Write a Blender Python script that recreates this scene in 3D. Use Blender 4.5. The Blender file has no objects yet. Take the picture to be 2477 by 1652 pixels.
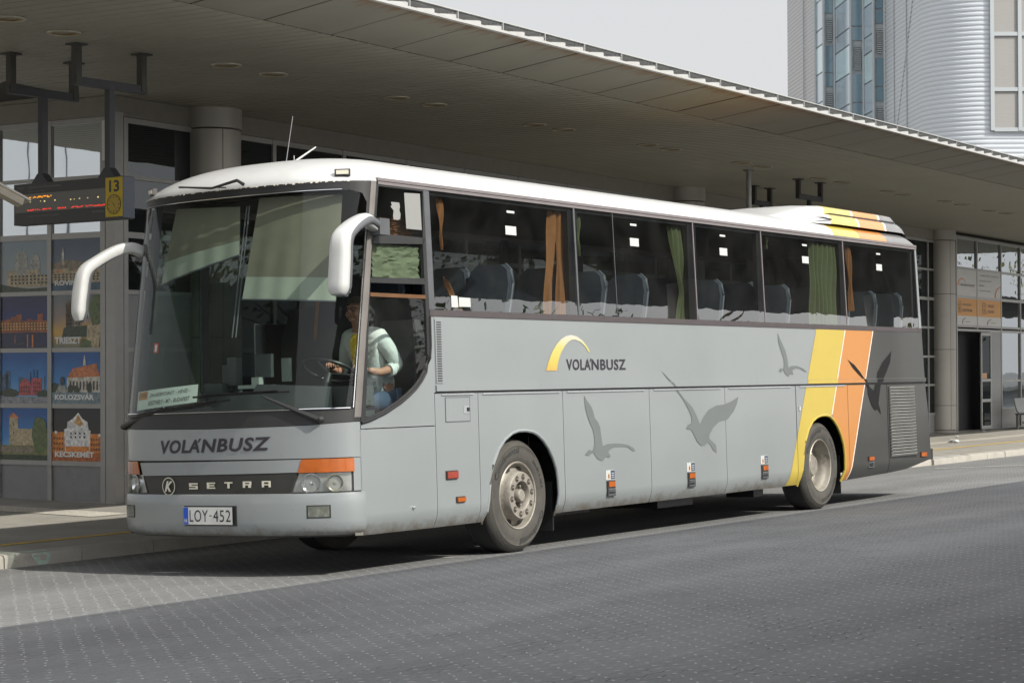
# Coach at a bus-station bay, built in metres: X runs along the coach from its nose to its tail,
# Y runs from the yard towards the station building, Z is up.
import bpy, bmesh, math, random
from mathutils import Vector, Matrix
random.seed(7)
SC = bpy.context.scene
COL = SC.collection
R = math.radians

# ------------------------------------------------------------------ camera, sky, sun, exposure
cam = bpy.data.objects.new('camera', bpy.data.cameras.new('camera'))
COL.objects.link(cam); SC.camera = cam
cam.data.sensor_width = 36.0; cam.data.lens = 73.27; cam.data.clip_end = 2000; cam.data.clip_start = .1
def aim(th, pitch, roll, pos):
    f = Vector((math.cos(th)*math.cos(pitch), math.sin(th)*math.cos(pitch), math.sin(pitch)))
    r = Vector((math.sin(th), -math.cos(th), 0)); u = r.cross(f)
    r2 = r*math.cos(roll)+u*math.sin(roll); u2 = u*math.cos(roll)-r*math.sin(roll)
    m = Matrix((r2, u2, -f)).transposed().to_4x4(); m.translation = pos
    return m
cam.matrix_world = aim(.56889, .013235, -.0044, Vector((-13.589, -10.276, 1.688)))

SUN = Vector((-.09, -1.12, 1.0)).normalized()
w = bpy.data.worlds.new('World'); SC.world = w; w.use_nodes = True
nt = w.node_tree; bg = nt.nodes['Background']
sky = nt.nodes.new('ShaderNodeTexSky'); sky.sky_type = 'NISHITA'; sky.sun_disc = False
sky.sun_elevation = math.asin(SUN.z); sky.sun_rotation = math.atan2(SUN.x, SUN.y)
sky.dust_density = 4.0; sky.air_density = 1.0
mx = nt.nodes.new('ShaderNodeMix'); mx.data_type = 'RGBA'; mx.inputs[0].default_value = .82
nt.links.new(sky.outputs[0], mx.inputs[6]); mx.inputs[7].default_value = (7.3, 7.3, 7.3, 1)
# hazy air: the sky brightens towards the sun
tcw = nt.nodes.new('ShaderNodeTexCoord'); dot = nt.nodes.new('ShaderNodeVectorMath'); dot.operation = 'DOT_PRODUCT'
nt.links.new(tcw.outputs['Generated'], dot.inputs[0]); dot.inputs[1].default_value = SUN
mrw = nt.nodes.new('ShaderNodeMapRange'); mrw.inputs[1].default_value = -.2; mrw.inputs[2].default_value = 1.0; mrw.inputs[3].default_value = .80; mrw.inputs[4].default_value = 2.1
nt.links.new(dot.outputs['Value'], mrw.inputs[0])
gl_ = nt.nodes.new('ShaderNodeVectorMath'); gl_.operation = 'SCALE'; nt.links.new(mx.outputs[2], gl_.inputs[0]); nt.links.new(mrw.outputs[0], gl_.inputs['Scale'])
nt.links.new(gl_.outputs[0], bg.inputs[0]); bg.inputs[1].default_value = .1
sl = bpy.data.lights.new('sun', 'SUN'); sl.energy = 3.6; sl.angle = R(.5); sl.color = (1, .95, .845)
so = bpy.data.objects.new('sun', sl); COL.objects.link(so)
so.rotation_euler = SUN.to_track_quat('Z', 'Y').to_euler()
SC.view_settings.view_transform = 'Standard'; SC.view_settings.look = 'None'
SC.view_settings.exposure = 0.5; SC.view_settings.gamma = 1.0
SC.cycles.max_bounces = 8; SC.cycles.transparent_max_bounces = 12
SC.cycles.use_denoising = True
SC.cycles.caustics_reflective = False; SC.cycles.caustics_refractive = False

# ------------------------------------------------------------------ materials
def mat(name, col, rough=.5, metal=0.0, var=0.0, vscale=6.0, bump=0.0, bscale=40.0, spec=.5, coat=0.0, dirt=None, emit=0.0, stretch=None):
    m = bpy.data.materials.new(name); m.use_nodes = True
    t = m.node_tree; p = t.nodes['Principled BSDF']
    c = (col[0], col[1], col[2], 1)
    p.inputs['Base Color'].default_value = c
    p.inputs['Roughness'].default_value = rough; p.inputs['Metallic'].default_value = metal
    p.inputs['Specular IOR Level'].default_value = spec; p.inputs['Coat Weight'].default_value = coat
    p.inputs['Coat Roughness'].default_value = .06
    tc = t.nodes.new('ShaderNodeTexCoord'); vec = tc.outputs['Object']
    if stretch:
        mp = t.nodes.new('ShaderNodeMapping'); mp.inputs['Scale'].default_value = stretch
        t.links.new(vec, mp.inputs['Vector']); vec = mp.outputs[0]
    last = None
    if var:
        n = t.nodes.new('ShaderNodeTexNoise'); n.inputs['Scale'].default_value = vscale; n.inputs['Detail'].default_value = 6
        t.links.new(vec, n.inputs['Vector'])
        r = t.nodes.new('ShaderNodeValToRGB')
        r.color_ramp.elements[0].position = .3; r.color_ramp.elements[1].position = .7
        lo, hi = 1-var, 1+var
        r.color_ramp.elements[0].color = (col[0]*lo, col[1]*lo, col[2]*lo, 1)
        r.color_ramp.elements[1].color = (min(1, col[0]*hi), min(1, col[1]*hi), min(1, col[2]*hi), 1)
        t.links.new(n.outputs['Fac'], r.inputs[0]); last = r.outputs[0]
        rr = t.nodes.new('ShaderNodeMapRange'); rr.inputs[3].default_value = max(.02, rough-.08); rr.inputs[4].default_value = min(1, rough+.1)
        t.links.new(n.outputs['Fac'], rr.inputs[0]); t.links.new(rr.outputs[0], p.inputs['Roughness'])
    if dirt:   # dirt = (colour, coverage, scale): patches of grime
        n = t.nodes.new('ShaderNodeTexNoise'); n.inputs['Scale'].default_value = dirt[2]; n.inputs['Detail'].default_value = 9; n.inputs['Roughness'].default_value = .7
        t.links.new(vec, n.inputs['Vector'])
        r = t.nodes.new('ShaderNodeValToRGB'); r.color_ramp.elements[0].position = 1-dirt[1]-.12; r.color_ramp.elements[1].position = 1-dirt[1]+.12
        t.links.new(n.outputs['Fac'], r.inputs[0])
        x = t.nodes.new('ShaderNodeMix'); x.data_type = 'RGBA'
        t.links.new(r.outputs[0], x.inputs[0])
        if last: t.links.new(last, x.inputs[6])
        else: x.inputs[6].default_value = c
        x.inputs[7].default_value = (*dirt[0], 1); last = x.outputs[2]
    if last: t.links.new(last, p.inputs['Base Color'])
    if bump:
        n = t.nodes.new('ShaderNodeTexNoise'); n.inputs['Scale'].default_value = bscale; n.inputs['Detail'].default_value = 5
        t.links.new(vec, n.inputs['Vector'])
        b = t.nodes.new('ShaderNodeBump'); b.inputs['Strength'].default_value = bump; b.inputs['Distance'].default_value = .02
        t.links.new(n.outputs['Fac'], b.inputs['Height']); t.links.new(b.outputs[0], p.inputs['Normal'])
    if emit:
        p.inputs['Emission Color'].default_value = c; p.inputs['Emission Strength'].default_value = emit
    return m

def glass(name, tint, refl=1.0, rough=0.0, dust=.03, wav=0.0):
    m = bpy.data.materials.new(name); m.use_nodes = True
    t = m.node_tree; t.nodes.clear()
    o = t.nodes.new('ShaderNodeOutputMaterial')
    tr = t.nodes.new('ShaderNodeBsdfTransparent'); tr.inputs[0].default_value = (*tint, 1)
    gl = t.nodes.new('ShaderNodeBsdfGlossy'); gl.inputs['Roughness'].default_value = rough
    df = t.nodes.new('ShaderNodeBsdfDiffuse'); df.inputs[0].default_value = (.45, .45, .42, 1)
    fr = t.nodes.new('ShaderNodeFresnel'); fr.inputs[0].default_value = 1.52
    ge = t.nodes.new('ShaderNodeNewGeometry'); bf = t.nodes.new('ShaderNodeMapRange'); bf.inputs[3].default_value = 1.52; bf.inputs[4].default_value = 1/1.52   # both faces of the pane reflect alike
    t.links.new(ge.outputs['Backfacing'], bf.inputs[0]); t.links.new(bf.outputs[0], fr.inputs[0])
    mu = t.nodes.new('ShaderNodeMath'); mu.operation = 'MULTIPLY'; mu.inputs[1].default_value = refl; mu.use_clamp = True
    t.links.new(fr.outputs[0], mu.inputs[0])
    a = t.nodes.new('ShaderNodeMixShader'); b = t.nodes.new('ShaderNodeMixShader')
    tc = t.nodes.new('ShaderNodeTexCoord'); n = t.nodes.new('ShaderNodeTexNoise'); n.inputs['Scale'].default_value = 3; n.inputs['Detail'].default_value = 8
    t.links.new(tc.outputs['Object'], n.inputs['Vector'])
    mr = t.nodes.new('ShaderNodeMapRange'); mr.inputs[1].default_value = .35; mr.inputs[2].default_value = .8; mr.inputs[3].default_value = 0; mr.inputs[4].default_value = dust*2
    t.links.new(n.outputs['Fac'], mr.inputs[0])
    t.links.new(mr.outputs[0], b.inputs[0]); t.links.new(tr.outputs[0], b.inputs[1]); t.links.new(df.outputs[0], b.inputs[2])
    t.links.new(mu.outputs[0], a.inputs[0]); t.links.new(b.outputs[0], a.inputs[1]); t.links.new(gl.outputs[0], a.inputs[2])
    if wav:
        n2 = t.nodes.new('ShaderNodeTexNoise'); n2.inputs['Scale'].default_value = 1.3; n2.inputs['Detail'].default_value = 2
        t.links.new(tc.outputs['Object'], n2.inputs['Vector'])
        bp = t.nodes.new('ShaderNodeBump'); bp.inputs['Strength'].default_value = wav; bp.inputs['Distance'].default_value = .05
        t.links.new(n2.outputs['Fac'], bp.inputs['Height']); t.links.new(bp.outputs[0], gl.inputs['Normal'])
    t.links.new(a.outputs[0], o.inputs[0])
    return m

def mirror_glass(name, dark, refl, tint=(.9, .95, 1), wav=.02):
    """coated facade glass: a dark room behind, a strong outdoor reflection in front"""
    m = bpy.data.materials.new(name); m.use_nodes = True
    t = m.node_tree; t.nodes.clear()
    o = t.nodes.new('ShaderNodeOutputMaterial')
    df = t.nodes.new('ShaderNodeBsdfDiffuse'); df.inputs[0].default_value = (*dark, 1)
    gl = t.nodes.new('ShaderNodeBsdfGlossy'); gl.inputs['Roughness'].default_value = .01; gl.inputs[0].default_value = (*tint, 1)
    a = t.nodes.new('ShaderNodeMixShader'); a.inputs[0].default_value = refl
    tc = t.nodes.new('ShaderNodeTexCoord'); n2 = t.nodes.new('ShaderNodeTexNoise'); n2.inputs['Scale'].default_value = 1.1
    t.links.new(tc.outputs['Object'], n2.inputs['Vector'])
    bp = t.nodes.new('ShaderNodeBump'); bp.inputs['Strength'].default_value = wav; bp.inputs['Distance'].default_value = .05
    t.links.new(n2.outputs['Fac'], bp.inputs['Height']); t.links.new(bp.outputs[0], gl.inputs['Normal'])
    t.links.new(df.outputs[0], a.inputs[1]); t.links.new(gl.outputs[0], a.inputs[2]); t.links.new(a.outputs[0], o.inputs[0])
    return m

# ------------------------------------------------------------------ mesh helpers
class G:
    """collects shapes and links them as ONE mesh object"""
    def __init__(s): s.bm = bmesh.new()
    def face(s, pts):
        try: return s.bm.faces.new([s.bm.verts.new(p) for p in pts])
        except ValueError: return None
    def box(s, x0, x1, y0, y1, z0, z1):
        v = [s.bm.verts.new((x, y, z)) for x in (x0, x1) for y in (y0, y1) for z in (z0, z1)]
        for f in ((0,1,3,2), (4,6,7,5), (0,4,5,1), (2,3,7,6), (0,2,6,4), (1,5,7,3)): s.bm.faces.new([v[i] for i in f])
        return s
    def obox(s, c, ax, h):
        """box about c with axes ax (3 vectors) and half sizes h"""
        c = Vector(c); A = [Vector(a).normalized()*k for a, k in zip(ax, h)]
        v = [s.bm.verts.new(c+A[0]*i+A[1]*j+A[2]*k) for i in (-1, 1) for j in (-1, 1) for k in (-1, 1)]
        for f in ((0,1,3,2), (4,6,7,5), (0,4,5,1), (2,3,7,6), (0,2,6,4), (1,5,7,3)): s.bm.faces.new([v[i] for i in f])
        return s
    def tube(s, pts, r, n=8, cap=True):
        """round bar through pts; r a number or one radius per point"""
        P = [Vector(p) for p in pts]; rs = r if isinstance(r, (list, tuple)) else [r]*len(P); rings = []
        for i, p in enumerate(P):
            d = (P[min(i+1, len(P)-1)]-P[max(i-1, 0)]).normalized()
            u = d.cross(Vector((0, 0, 1)) if abs(d.z) < .9 else Vector((1, 0, 0))).normalized(); v = d.cross(u)
            rings.append([s.bm.verts.new(p+(u*math.cos(2*math.pi*k/n)+v*math.sin(2*math.pi*k/n))*rs[i]) for k in range(n)])
        for a, b in zip(rings, rings[1:]):
            for k in range(n): s.bm.faces.new((a[k], a[(k+1) % n], b[(k+1) % n], b[k]))
        if cap: s.bm.faces.new(rings[0][::-1]); s.bm.faces.new(rings[-1])
        return s
    def lathe(s, prof, c=(0, 0, 0), axis='z', n=32, close=False):
        """prof = (radius, height) pairs turned about the axis through c"""
        c = Vector(c); rings = []
        for r, h in prof:
            ring = []
            for k in range(n):
                a = 2*math.pi*k/n; x, y = r*math.cos(a), r*math.sin(a)
                q = (x, y, h) if axis == 'z' else ((x, h, y) if axis == 'y' else (h, x, y))
                ring.append(s.bm.verts.new(c+Vector(q)))
            rings.append(ring)
        prs = list(zip(rings, rings[1:]))
        if close: prs.append((rings[-1], rings[0]))
        for a, b in prs:
            for k in range(n): s.bm.faces.new((a[k], a[(k+1) % n], b[(k+1) % n], b[k]))
        return s
    def prism(s, poly, fn, depth):
        """flat outline poly (a, b) put in space by fn(a, b), pushed back by the vector depth"""
        d = Vector(depth); f = [s.bm.verts.new(fn(a, b)) for a, b in poly]; k = [s.bm.verts.new(v.co+d) for v in f]
        s.bm.faces.new(f); s.bm.faces.new(k[::-1]); m = len(f)
        for i in range(m): s.bm.faces.new((f[i], k[i], k[(i+1) % m], f[(i+1) % m]))
        return s
    def sheet(s, poly, fn, cuts=((), ()), depth=None):
        """outline cut along lines a = const / b = const, then bent onto a surface by fn(a, b)"""
        b = bmesh.new(); b.faces.new([b.verts.new((p[0], p[1], 0)) for p in poly])
        for ax in (0, 1):
            for c in cuts[ax]:
                co = [0, 0, 0]; no = [0, 0, 0]; co[ax] = c; no[ax] = 1
                bmesh.ops.bisect_plane(b, geom=b.verts[:]+b.edges[:]+b.faces[:], plane_co=co, plane_no=no)
        bmesh.ops.remove_doubles(b, verts=b.verts[:], dist=1e-5)
        bmesh.ops.triangulate(b, faces=[f for f in b.faces if len(f.verts) > 4])
        if depth:
            r = bmesh.ops.extrude_face_region(b, geom=b.faces[:]); new = {v for v in r['geom'] if isinstance(v, bmesh.types.BMVert)}
        mp = {}
        for v in b.verts:
            p = Vector(fn(v.co.x, v.co.y))
            if depth and v in new: p = p+Vector(depth)
            mp[v] = s.bm.verts.new(p)
        for f in b.faces:
            try: s.bm.faces.new([mp[v] for v in f.verts])
            except ValueError: pass
        b.free(); return s
    def grid(s, fn, nu, nv):
        V = [[s.bm.verts.new(fn(i/nu, j/nv)) for j in range(nv+1)] for i in range(nu+1)]
        for i in range(nu):
            for j in range(nv): s.bm.faces.new((V[i][j], V[i+1][j], V[i+1][j+1], V[i][j+1]))
        return s
    def raw(s, verts, faces):
        v = [s.bm.verts.new(p) for p in verts]
        for f in faces:
            try: s.bm.faces.new([v[i] for i in f])
            except ValueError: pass
        return s
    def bevel(s, w=.01, n=2, ang=40):
        e = [e for e in s.bm.edges if len(e.link_faces) == 2 and e.calc_face_angle(0) > R(ang)]
        bmesh.ops.bevel(s.bm, geom=e, offset=w, segments=n, affect='EDGES', clamp_overlap=True, profile=.6)
        return s
    def build(s, name, m, parent=None, smooth=38, weld=False):
        if weld: bmesh.ops.remove_doubles(s.bm, verts=s.bm.verts[:], dist=1e-4)
        bmesh.ops.recalc_face_normals(s.bm, faces=s.bm.faces[:])
        if smooth:
            for f in s.bm.faces: f.smooth = True
            for e in s.bm.edges:
                if len(e.link_faces) != 2 or e.calc_face_angle(0) > R(smooth): e.smooth = False
        me = bpy.data.meshes.new(name); s.bm.to_mesh(me); s.bm.free()
        for x in (m if isinstance(m, (list, tuple)) else [m]): me.materials.append(x)
        o = bpy.data.objects.new(name, me); COL.objects.link(o)
        if parent: o.parent = parent
        return o

def empty(name, loc=(0, 0, 0), rot=(0, 0, 0)):
    o = bpy.data.objects.new(name, None); o.empty_display_size = .2
    o.location = loc; o.rotation_euler = rot; COL.objects.link(o); return o
def tag(o, label=None, cat=None, group=None, kind=None):
    if label: o['label'] = label
    if cat: o['category'] = cat
    if group: o['group'] = group
    if kind: o['kind'] = kind
    return o
def copy_tree(o, parent=None):
    c = o.copy(); COL.objects.link(c); c.parent = parent
    for ch in list(o.children): copy_tree(ch, c)
    return c

def text(txt, bold=0.0, shear=0.0, space=1.0):
    """lettering as flat (x, y) triangles with its bounding box at the origin; returns verts, faces, width, height"""
    cu = bpy.data.curves.new('lettering', 'FONT'); cu.body = txt; cu.size = 1; cu.offset = bold; cu.shear = shear
    cu.space_character = space; cu.resolution_u = 3
    o = bpy.data.objects.new('lettering', cu); COL.objects.link(o)
    dg = bpy.context.evaluated_depsgraph_get(); me = bpy.data.meshes.new_from_object(o.evaluated_get(dg))
    v = [(q.co.x, q.co.y) for q in me.vertices]; f = [tuple(p.vertices) for p in me.polygons]
    bpy.data.objects.remove(o); bpy.data.curves.remove(cu); bpy.data.meshes.remove(me)
    x0 = min(q[0] for q in v); x1 = max(q[0] for q in v); y0 = min(q[1] for q in v); y1 = max(q[1] for q in v)
    return [((a-x0), (b-y0)) for a, b in v], f, x1-x0, y1-y0
def put_text(g, txt, fn, a0, a1, b0, b1, **k):
    """lettering stretched to fill a0..a1 by b0..b1 of the surface fn(a, b)"""
    v, f, W, H = text(txt, **k)
    return g.raw([fn(a0+(a1-a0)*x/W, b0+(b1-b0)*y/H) for x, y in v], f)

def skin(points, edges, radii, sub=2, root=0):
    me = bpy.data.meshes.new('skin'); me.from_pydata(points, edges, [])
    o = bpy.data.objects.new('skin', me); COL.objects.link(o)
    o.modifiers.new('s', 'SKIN'); sd = o.modifiers.new('u', 'SUBSURF'); sd.levels = sub; sd.render_levels = sub
    for i, r in enumerate(radii):
        r = r if isinstance(r, tuple) else (r, r)
        me.skin_vertices[0].data[i].radius = r; me.skin_vertices[0].data[i].use_root = (i == root)
    dg = bpy.context.evaluated_depsgraph_get(); m2 = bpy.data.meshes.new_from_object(o.evaluated_get(dg))
    v = [tuple(q.co) for q in m2.vertices]; f = [tuple(p.vertices) for p in m2.polygons]
    bpy.data.objects.remove(o); bpy.data.meshes.remove(me); bpy.data.meshes.remove(m2)
    return v, f

# palette
def silver():
    m = mat('silver paint', (.262, .286, .296), .36, .22, var=.035, vscale=1.2, coat=.3, dirt=((.215, .228, .228), .26, 1.1), bump=.10, bscale=1.6)
    t = m.node_tree; p = t.nodes['Principled BSDF']; N = t.nodes.new; L = t.links.new; src = p.inputs['Base Color'].links[0].from_socket
    tc = N('ShaderNodeTexCoord'); sp = N('ShaderNodeSeparateXYZ'); L(tc.outputs['Object'], sp.inputs[0])   # road splash crusted along the bottom edge
    mr = N('ShaderNodeMapRange'); mr.inputs[1].default_value = .30; mr.inputs[2].default_value = .46; mr.inputs[3].default_value = .42; mr.inputs[4].default_value = 0; L(sp.outputs[2], mr.inputs[0])
    n = N('ShaderNodeTexNoise'); n.inputs['Scale'].default_value = 7; n.inputs['Detail'].default_value = 9; n.inputs['Roughness'].default_value = .75; L(tc.outputs['Object'], n.inputs[0])
    a = N('ShaderNodeMath'); L(n.outputs['Fac'], a.inputs[0]); L(mr.outputs[0], a.inputs[1])
    r = N('ShaderNodeValToRGB'); r.color_ramp.elements[0].position = .62; r.color_ramp.elements[1].position = .95; L(a.outputs[0], r.inputs[0])
    x = N('ShaderNodeMix'); x.data_type = 'RGBA'; L(r.outputs[0], x.inputs[0]); L(src, x.inputs[6]); x.inputs[7].default_value = (.15, .13, .105, 1); L(x.outputs[2], p.inputs['Base Color']); return m
M_SILVER = silver()
M_WHITE = mat('white paint', (.50, .51, .505), .3, 0, var=.03, coat=.3, dirt=((.55, .53, .48), .24, 2.2))
M_CHAR = mat('charcoal paint', (.045, .046, .044), .38, .1, var=.12, vscale=3, coat=.25, dirt=((.12, .115, .10), .25, 1.6))
M_YELLOW = mat('yellow film', (.45, .345, .058), .38, var=.03, coat=.2)
M_ORANGE = mat('orange film', (.46, .195, .048), .38, var=.03, coat=.2)
M_PINKLINE = mat('pale dividing line', (.75, .62, .56), .4)
M_BIRD = mat('grey bird film', (.135, .15, .152), .5, 0, var=.03, spec=.3)
M_BIRDDK = mat('dark bird film', (.014, .014, .015), .6, var=.1, spec=.15)
M_BLACK = mat('black rubber', (.012, .012, .013), .45, var=.2)
M_BLACKPL = mat('black plastic', (.022, .023, .024), .5, var=.15, dirt=((.09, .085, .075), .22, 8))
M_TRIM = mat('weathered brown trim', (.072, .062, .066), .55, .2, var=.08, dirt=((.11, .10, .095), .3, 5))
M_GREYFR = mat('grey window frame', (.10, .105, .115), .45, .2, var=.1, dirt=((.2, .19, .18), .22, 7))
M_TYRE = mat('tyre rubber', (.062, .059, .053), .8, var=.18, vscale=9, bump=.25, bscale=60)
M_TREAD = mat('tread rubber', (.025, .025, .026), .85, var=.2)
M_RIM = mat('wheel steel', (.30, .28, .245), .45, .3, var=.12, vscale=12, dirt=((.12, .10, .08), .36, 9))
M_RIMDK = mat('dark brown fill', (.06, .05, .042), .7, var=.2)
M_CHROME = mat('chrome', (.7, .72, .74), .15, 1, var=.04)
M_LETTER = mat('dark lettering', (.028, .024, .034), .4)
M_GRID = mat('grille black', (.028, .028, .026), .5, var=.15, dirt=((.09, .085, .07), .2, 7))
M_CREAM = mat('cream emblem', (.62, .60, .50), .45)
M_AMBER = mat('amber lens', (.38, .088, .006), .18, coat=.8, var=.1, vscale=14)
M_REDL = mat('red lens', (.25, .032, .018), .2, coat=.6, var=.12, vscale=14)
M_STICK = mat('white sticker', (.46, .48, .48), .5)
M_INT = mat('interior trim', (.05, .05, .053), .8, var=.1)
M_INTDK = mat('dark interior', (.02, .021, .024), .8, var=.1)
M_DASH = mat('dashboard plastic', (.055, .06, .062), .55, var=.12)
M_SEAT = mat('navy seat cloth', (.035, .046, .062), .85, var=.2, vscale=16, bump=.15, bscale=70)
M_SEATTRIM = mat('pale seat edge', (.13, .15, .17), .6)
M_CURTO = mat('orange curtain', (.25, .105, .03), .85, var=.12, vscale=18)
M_CURTG = mat('green curtain', (.098, .118, .05), .85, var=.12, vscale=18)
M_SHADE = mat('beige sunblind', (.135, .125, .092), .85, var=.08, vscale=8)
M_SHADEHEM = mat('pale sunblind hem', (.24, .26, .215), .8, var=.05)
G_SIDE = glass('tinted side glass', (.72, .76, .76), 2.4, dust=.012, wav=.03)
G_FRONT = glass('windscreen glass', (.80, .88, .85), .62, dust=.007)
G_DOOR = glass('driver window glass', (.80, .89, .87), .8, dust=.012)
G_LENS = glass('clear lens', (.92, .93, .92), 1.0, .02, dust=.03)
G_RIGHT = glass('darker kerb side glass', (.36, .40, .40), 1.3, dust=.01)
G_ENTR = glass('entrance glass', (.50, .60, .565), .9, dust=.01)
# ------------------------------------------------------------------ yard, kerb, platform
def paver_mat(name, base, dot=.0, joint=.35, sx=.2, sy=.1):
    m = bpy.data.materials.new(name); m.use_nodes = True
    t = m.node_tree; p = t.nodes['Principled BSDF']; N = t.nodes.new; L = t.links.new
    tc = N('ShaderNodeTexCoord')
    def math_(op, a, b=None, clamp=False):
        q = N('ShaderNodeMath'); q.operation = op; q.use_clamp = clamp
        for i, x in enumerate((a, b)):
            if x is None: continue
            if isinstance(x, (int, float)): q.inputs[i].default_value = x
            else: L(x, q.inputs[i])
        return q.outputs[0]
    # zig-zag warp, so that the bricks interlock
    sp = N('ShaderNodeSeparateXYZ'); L(tc.outputs['Object'], sp.inputs[0])
    x, y = sp.outputs[0], sp.outputs[1]
    zig = math_('MULTIPLY', math_('PINGPONG', x, sx/2), .28)
    cb = N('ShaderNodeCombineXYZ'); L(x, cb.inputs[0]); L(math_('ADD', y, zig), cb.inputs[1])
    br = N('ShaderNodeTexBrick'); br.inputs['Scale'].default_value = 1; br.inputs['Brick Width'].default_value = sx
    br.inputs['Row Height'].default_value = sy; br.inputs['Mortar Size'].default_value = .0045; br.inputs['Mortar Smooth'].default_value = .5
    br.inputs['Color1'].default_value = (base[0]*.965, base[1]*.965, base[2]*.965, 1); br.inputs['Color2'].default_value = (base[0]*1.035, base[1]*1.035, base[2]*1.03, 1)
    br.inputs['Mortar'].default_value = (base[0]*.86, base[1]*.85, base[2]*.84, 1); br.inputs['Bias'].default_value = 0
    L(cb.outputs[0], br.inputs['Vector'])
    n1 = N('ShaderNodeTexNoise'); n1.inputs['Scale'].default_value = .35; n1.inputs['Detail'].default_value = 7; n1.inputs['Roughness'].default_value = .62
    L(tc.outputs['Object'], n1.inputs['Vector'])
    n2 = N('ShaderNodeTexNoise'); n2.inputs['Scale'].default_value = 55; n2.inputs['Detail'].default_value = 4; L(tc.outputs['Object'], n2.inputs['Vector'])
    r1 = N('ShaderNodeMapRange'); r1.inputs[1].default_value = .3; r1.inputs[2].default_value = .7; r1.inputs[3].default_value = .84; r1.inputs[4].default_value = 1.12; L(n1.outputs['Fac'], r1.inputs[0])
    r2 = N('ShaderNodeMapRange'); r2.inputs[1].default_value = .3; r2.inputs[2].default_value = .7; r2.inputs[3].default_value = .86; r2.inputs[4].default_value = 1.14; L(n2.outputs['Fac'], r2.inputs[0])
    mpw = N('ShaderNodeMapping'); mpw.inputs['Scale'].default_value = (.06, .9, 1); L(tc.outputs['Object'], mpw.inputs[0])   # tyre tracks along the bay
    n7 = N('ShaderNodeTexNoise'); n7.inputs['Scale'].default_value = 1.3; n7.inputs['Detail'].default_value = 5; L(mpw.outputs[0], n7.inputs['Vector'])
    r7 = N('ShaderNodeMapRange'); r7.inputs[1].default_value = .32; r7.inputs[2].default_value = .68; r7.inputs[3].default_value = .82; r7.inputs[4].default_value = 1.15; L(n7.outputs['Fac'], r7.inputs[0])
    f = math_('MULTIPLY', math_('MULTIPLY', r1.outputs[0], r2.outputs[0]), r7.outputs[0])
    mul = N('ShaderNodeMix'); mul.data_type = 'RGBA'; mul.blend_type = 'MULTIPLY'; mul.inputs[0].default_value = 1
    L(br.outputs['Color'], mul.inputs[6]); L(f, mul.inputs[7]); col = mul.outputs[2]
    # open joints filled with dark soil here and there
    n3 = N('ShaderNodeTexNoise'); n3.inputs['Scale'].default_value = 1.6; n3.inputs['Detail'].default_value = 3; L(tc.outputs['Object'], n3.inputs['Vector'])
    soil = math_('MULTIPLY', br.outputs['Fac'], math_('GREATER_THAN', n3.outputs['Fac'], 1-joint))
    x2 = N('ShaderNodeMix'); x2.data_type = 'RGBA'; L(soil, x2.inputs[0]); L(col, x2.inputs[6]); x2.inputs[7].default_value = (base[0]*.3, base[1]*.3, base[2]*.28, 1); col = x2.outputs[2]
    # oil drips
    n4 = N('ShaderNodeTexVoronoi'); n4.inputs['Scale'].default_value = .75; L(tc.outputs['Object'], n4.inputs['Vector'])
    oil = N('ShaderNodeMapRange'); oil.inputs[1].default_value = .02; oil.inputs[2].default_value = .17; oil.inputs[3].default_value = .38; oil.inputs[4].default_value = 0; L(n4.outputs['Distance'], oil.inputs[0])
    x3 = N('ShaderNodeMix'); x3.data_type = 'RGBA'; L(oil.outputs[0], x3.inputs[0]); L(col, x3.inputs[6]); x3.inputs[7].default_value = (base[0]*.55, base[1]*.55, base[2]*.55, 1); col = x3.outputs[2]
    h = math_('MULTIPLY', br.outputs['Fac'], -1.0)
    if dot:   # paver edge highlights painted in: a small light fleck on the lattice of corners
        px_, py = .16, .085; row = math_('FLOOR', math_('DIVIDE', y, py))
        cxv = math_('ADD', math_('DIVIDE', x, px_), math_('MULTIPLY', row, .5)); cell = math_('FLOOR', cxv)
        wc = N('ShaderNodeCombineXYZ'); L(cell, wc.inputs[0]); L(row, wc.inputs[1])
        wn = N('ShaderNodeTexWhiteNoise'); wn.noise_dimensions = '2D'; L(wc.outputs[0], wn.inputs['Vector']); ws = N('ShaderNodeSeparateColor'); L(wn.outputs['Color'], ws.inputs[0])
        sl_ = math_('MULTIPLY', math_('SUBTRACT', ws.outputs[0], .5), 1.6)
        fy = math_('ADD', math_('SUBTRACT', math_('FRACT', math_('DIVIDE', y, py)), .5), math_('MULTIPLY', math_('SUBTRACT', ws.outputs[1], .5), .16))
        fx = math_('ADD', math_('SUBTRACT', math_('FRACT', cxv), .5), math_('MULTIPLY', math_('SUBTRACT', ws.outputs[2], .5), .16))
        dx = math_('ABSOLUTE', math_('SUBTRACT', fx, math_('MULTIPLY', fy, sl_))); dy = math_('ABSOLUTE', fy)
        d = math_('ADD', math_('MULTIPLY', dx, 1.2), math_('MULTIPLY', dy, .42))
        n5 = N('ShaderNodeTexNoise'); n5.inputs['Scale'].default_value = 2.2; n5.inputs['Detail'].default_value = 3; L(tc.outputs['Object'], n5.inputs['Vector'])
        k = math_('MULTIPLY', math_('LESS_THAN', d, .088), math_('GREATER_THAN', math_('ADD', n5.outputs['Fac'], math_('MULTIPLY', wn.outputs['Value'], .4)), .52))
        k = math_('MULTIPLY', k, dot)
        x4 = N('ShaderNodeMix'); x4.data_type = 'RGBA'; L(k, x4.inputs[0]); L(col, x4.inputs[6]); x4.inputs[7].default_value = (base[0]*2.3, base[1]*2.3, base[2]*2.28, 1); col = x4.outputs[2]
    L(col, p.inputs['Base Color']); p.inputs['Roughness'].default_value = .82; p.inputs['Specular IOR Level'].default_value = .35
    bp = N('ShaderNodeBump'); bp.inputs['Strength'].default_value = .3; bp.inputs['Distance'].default_value = .008
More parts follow.
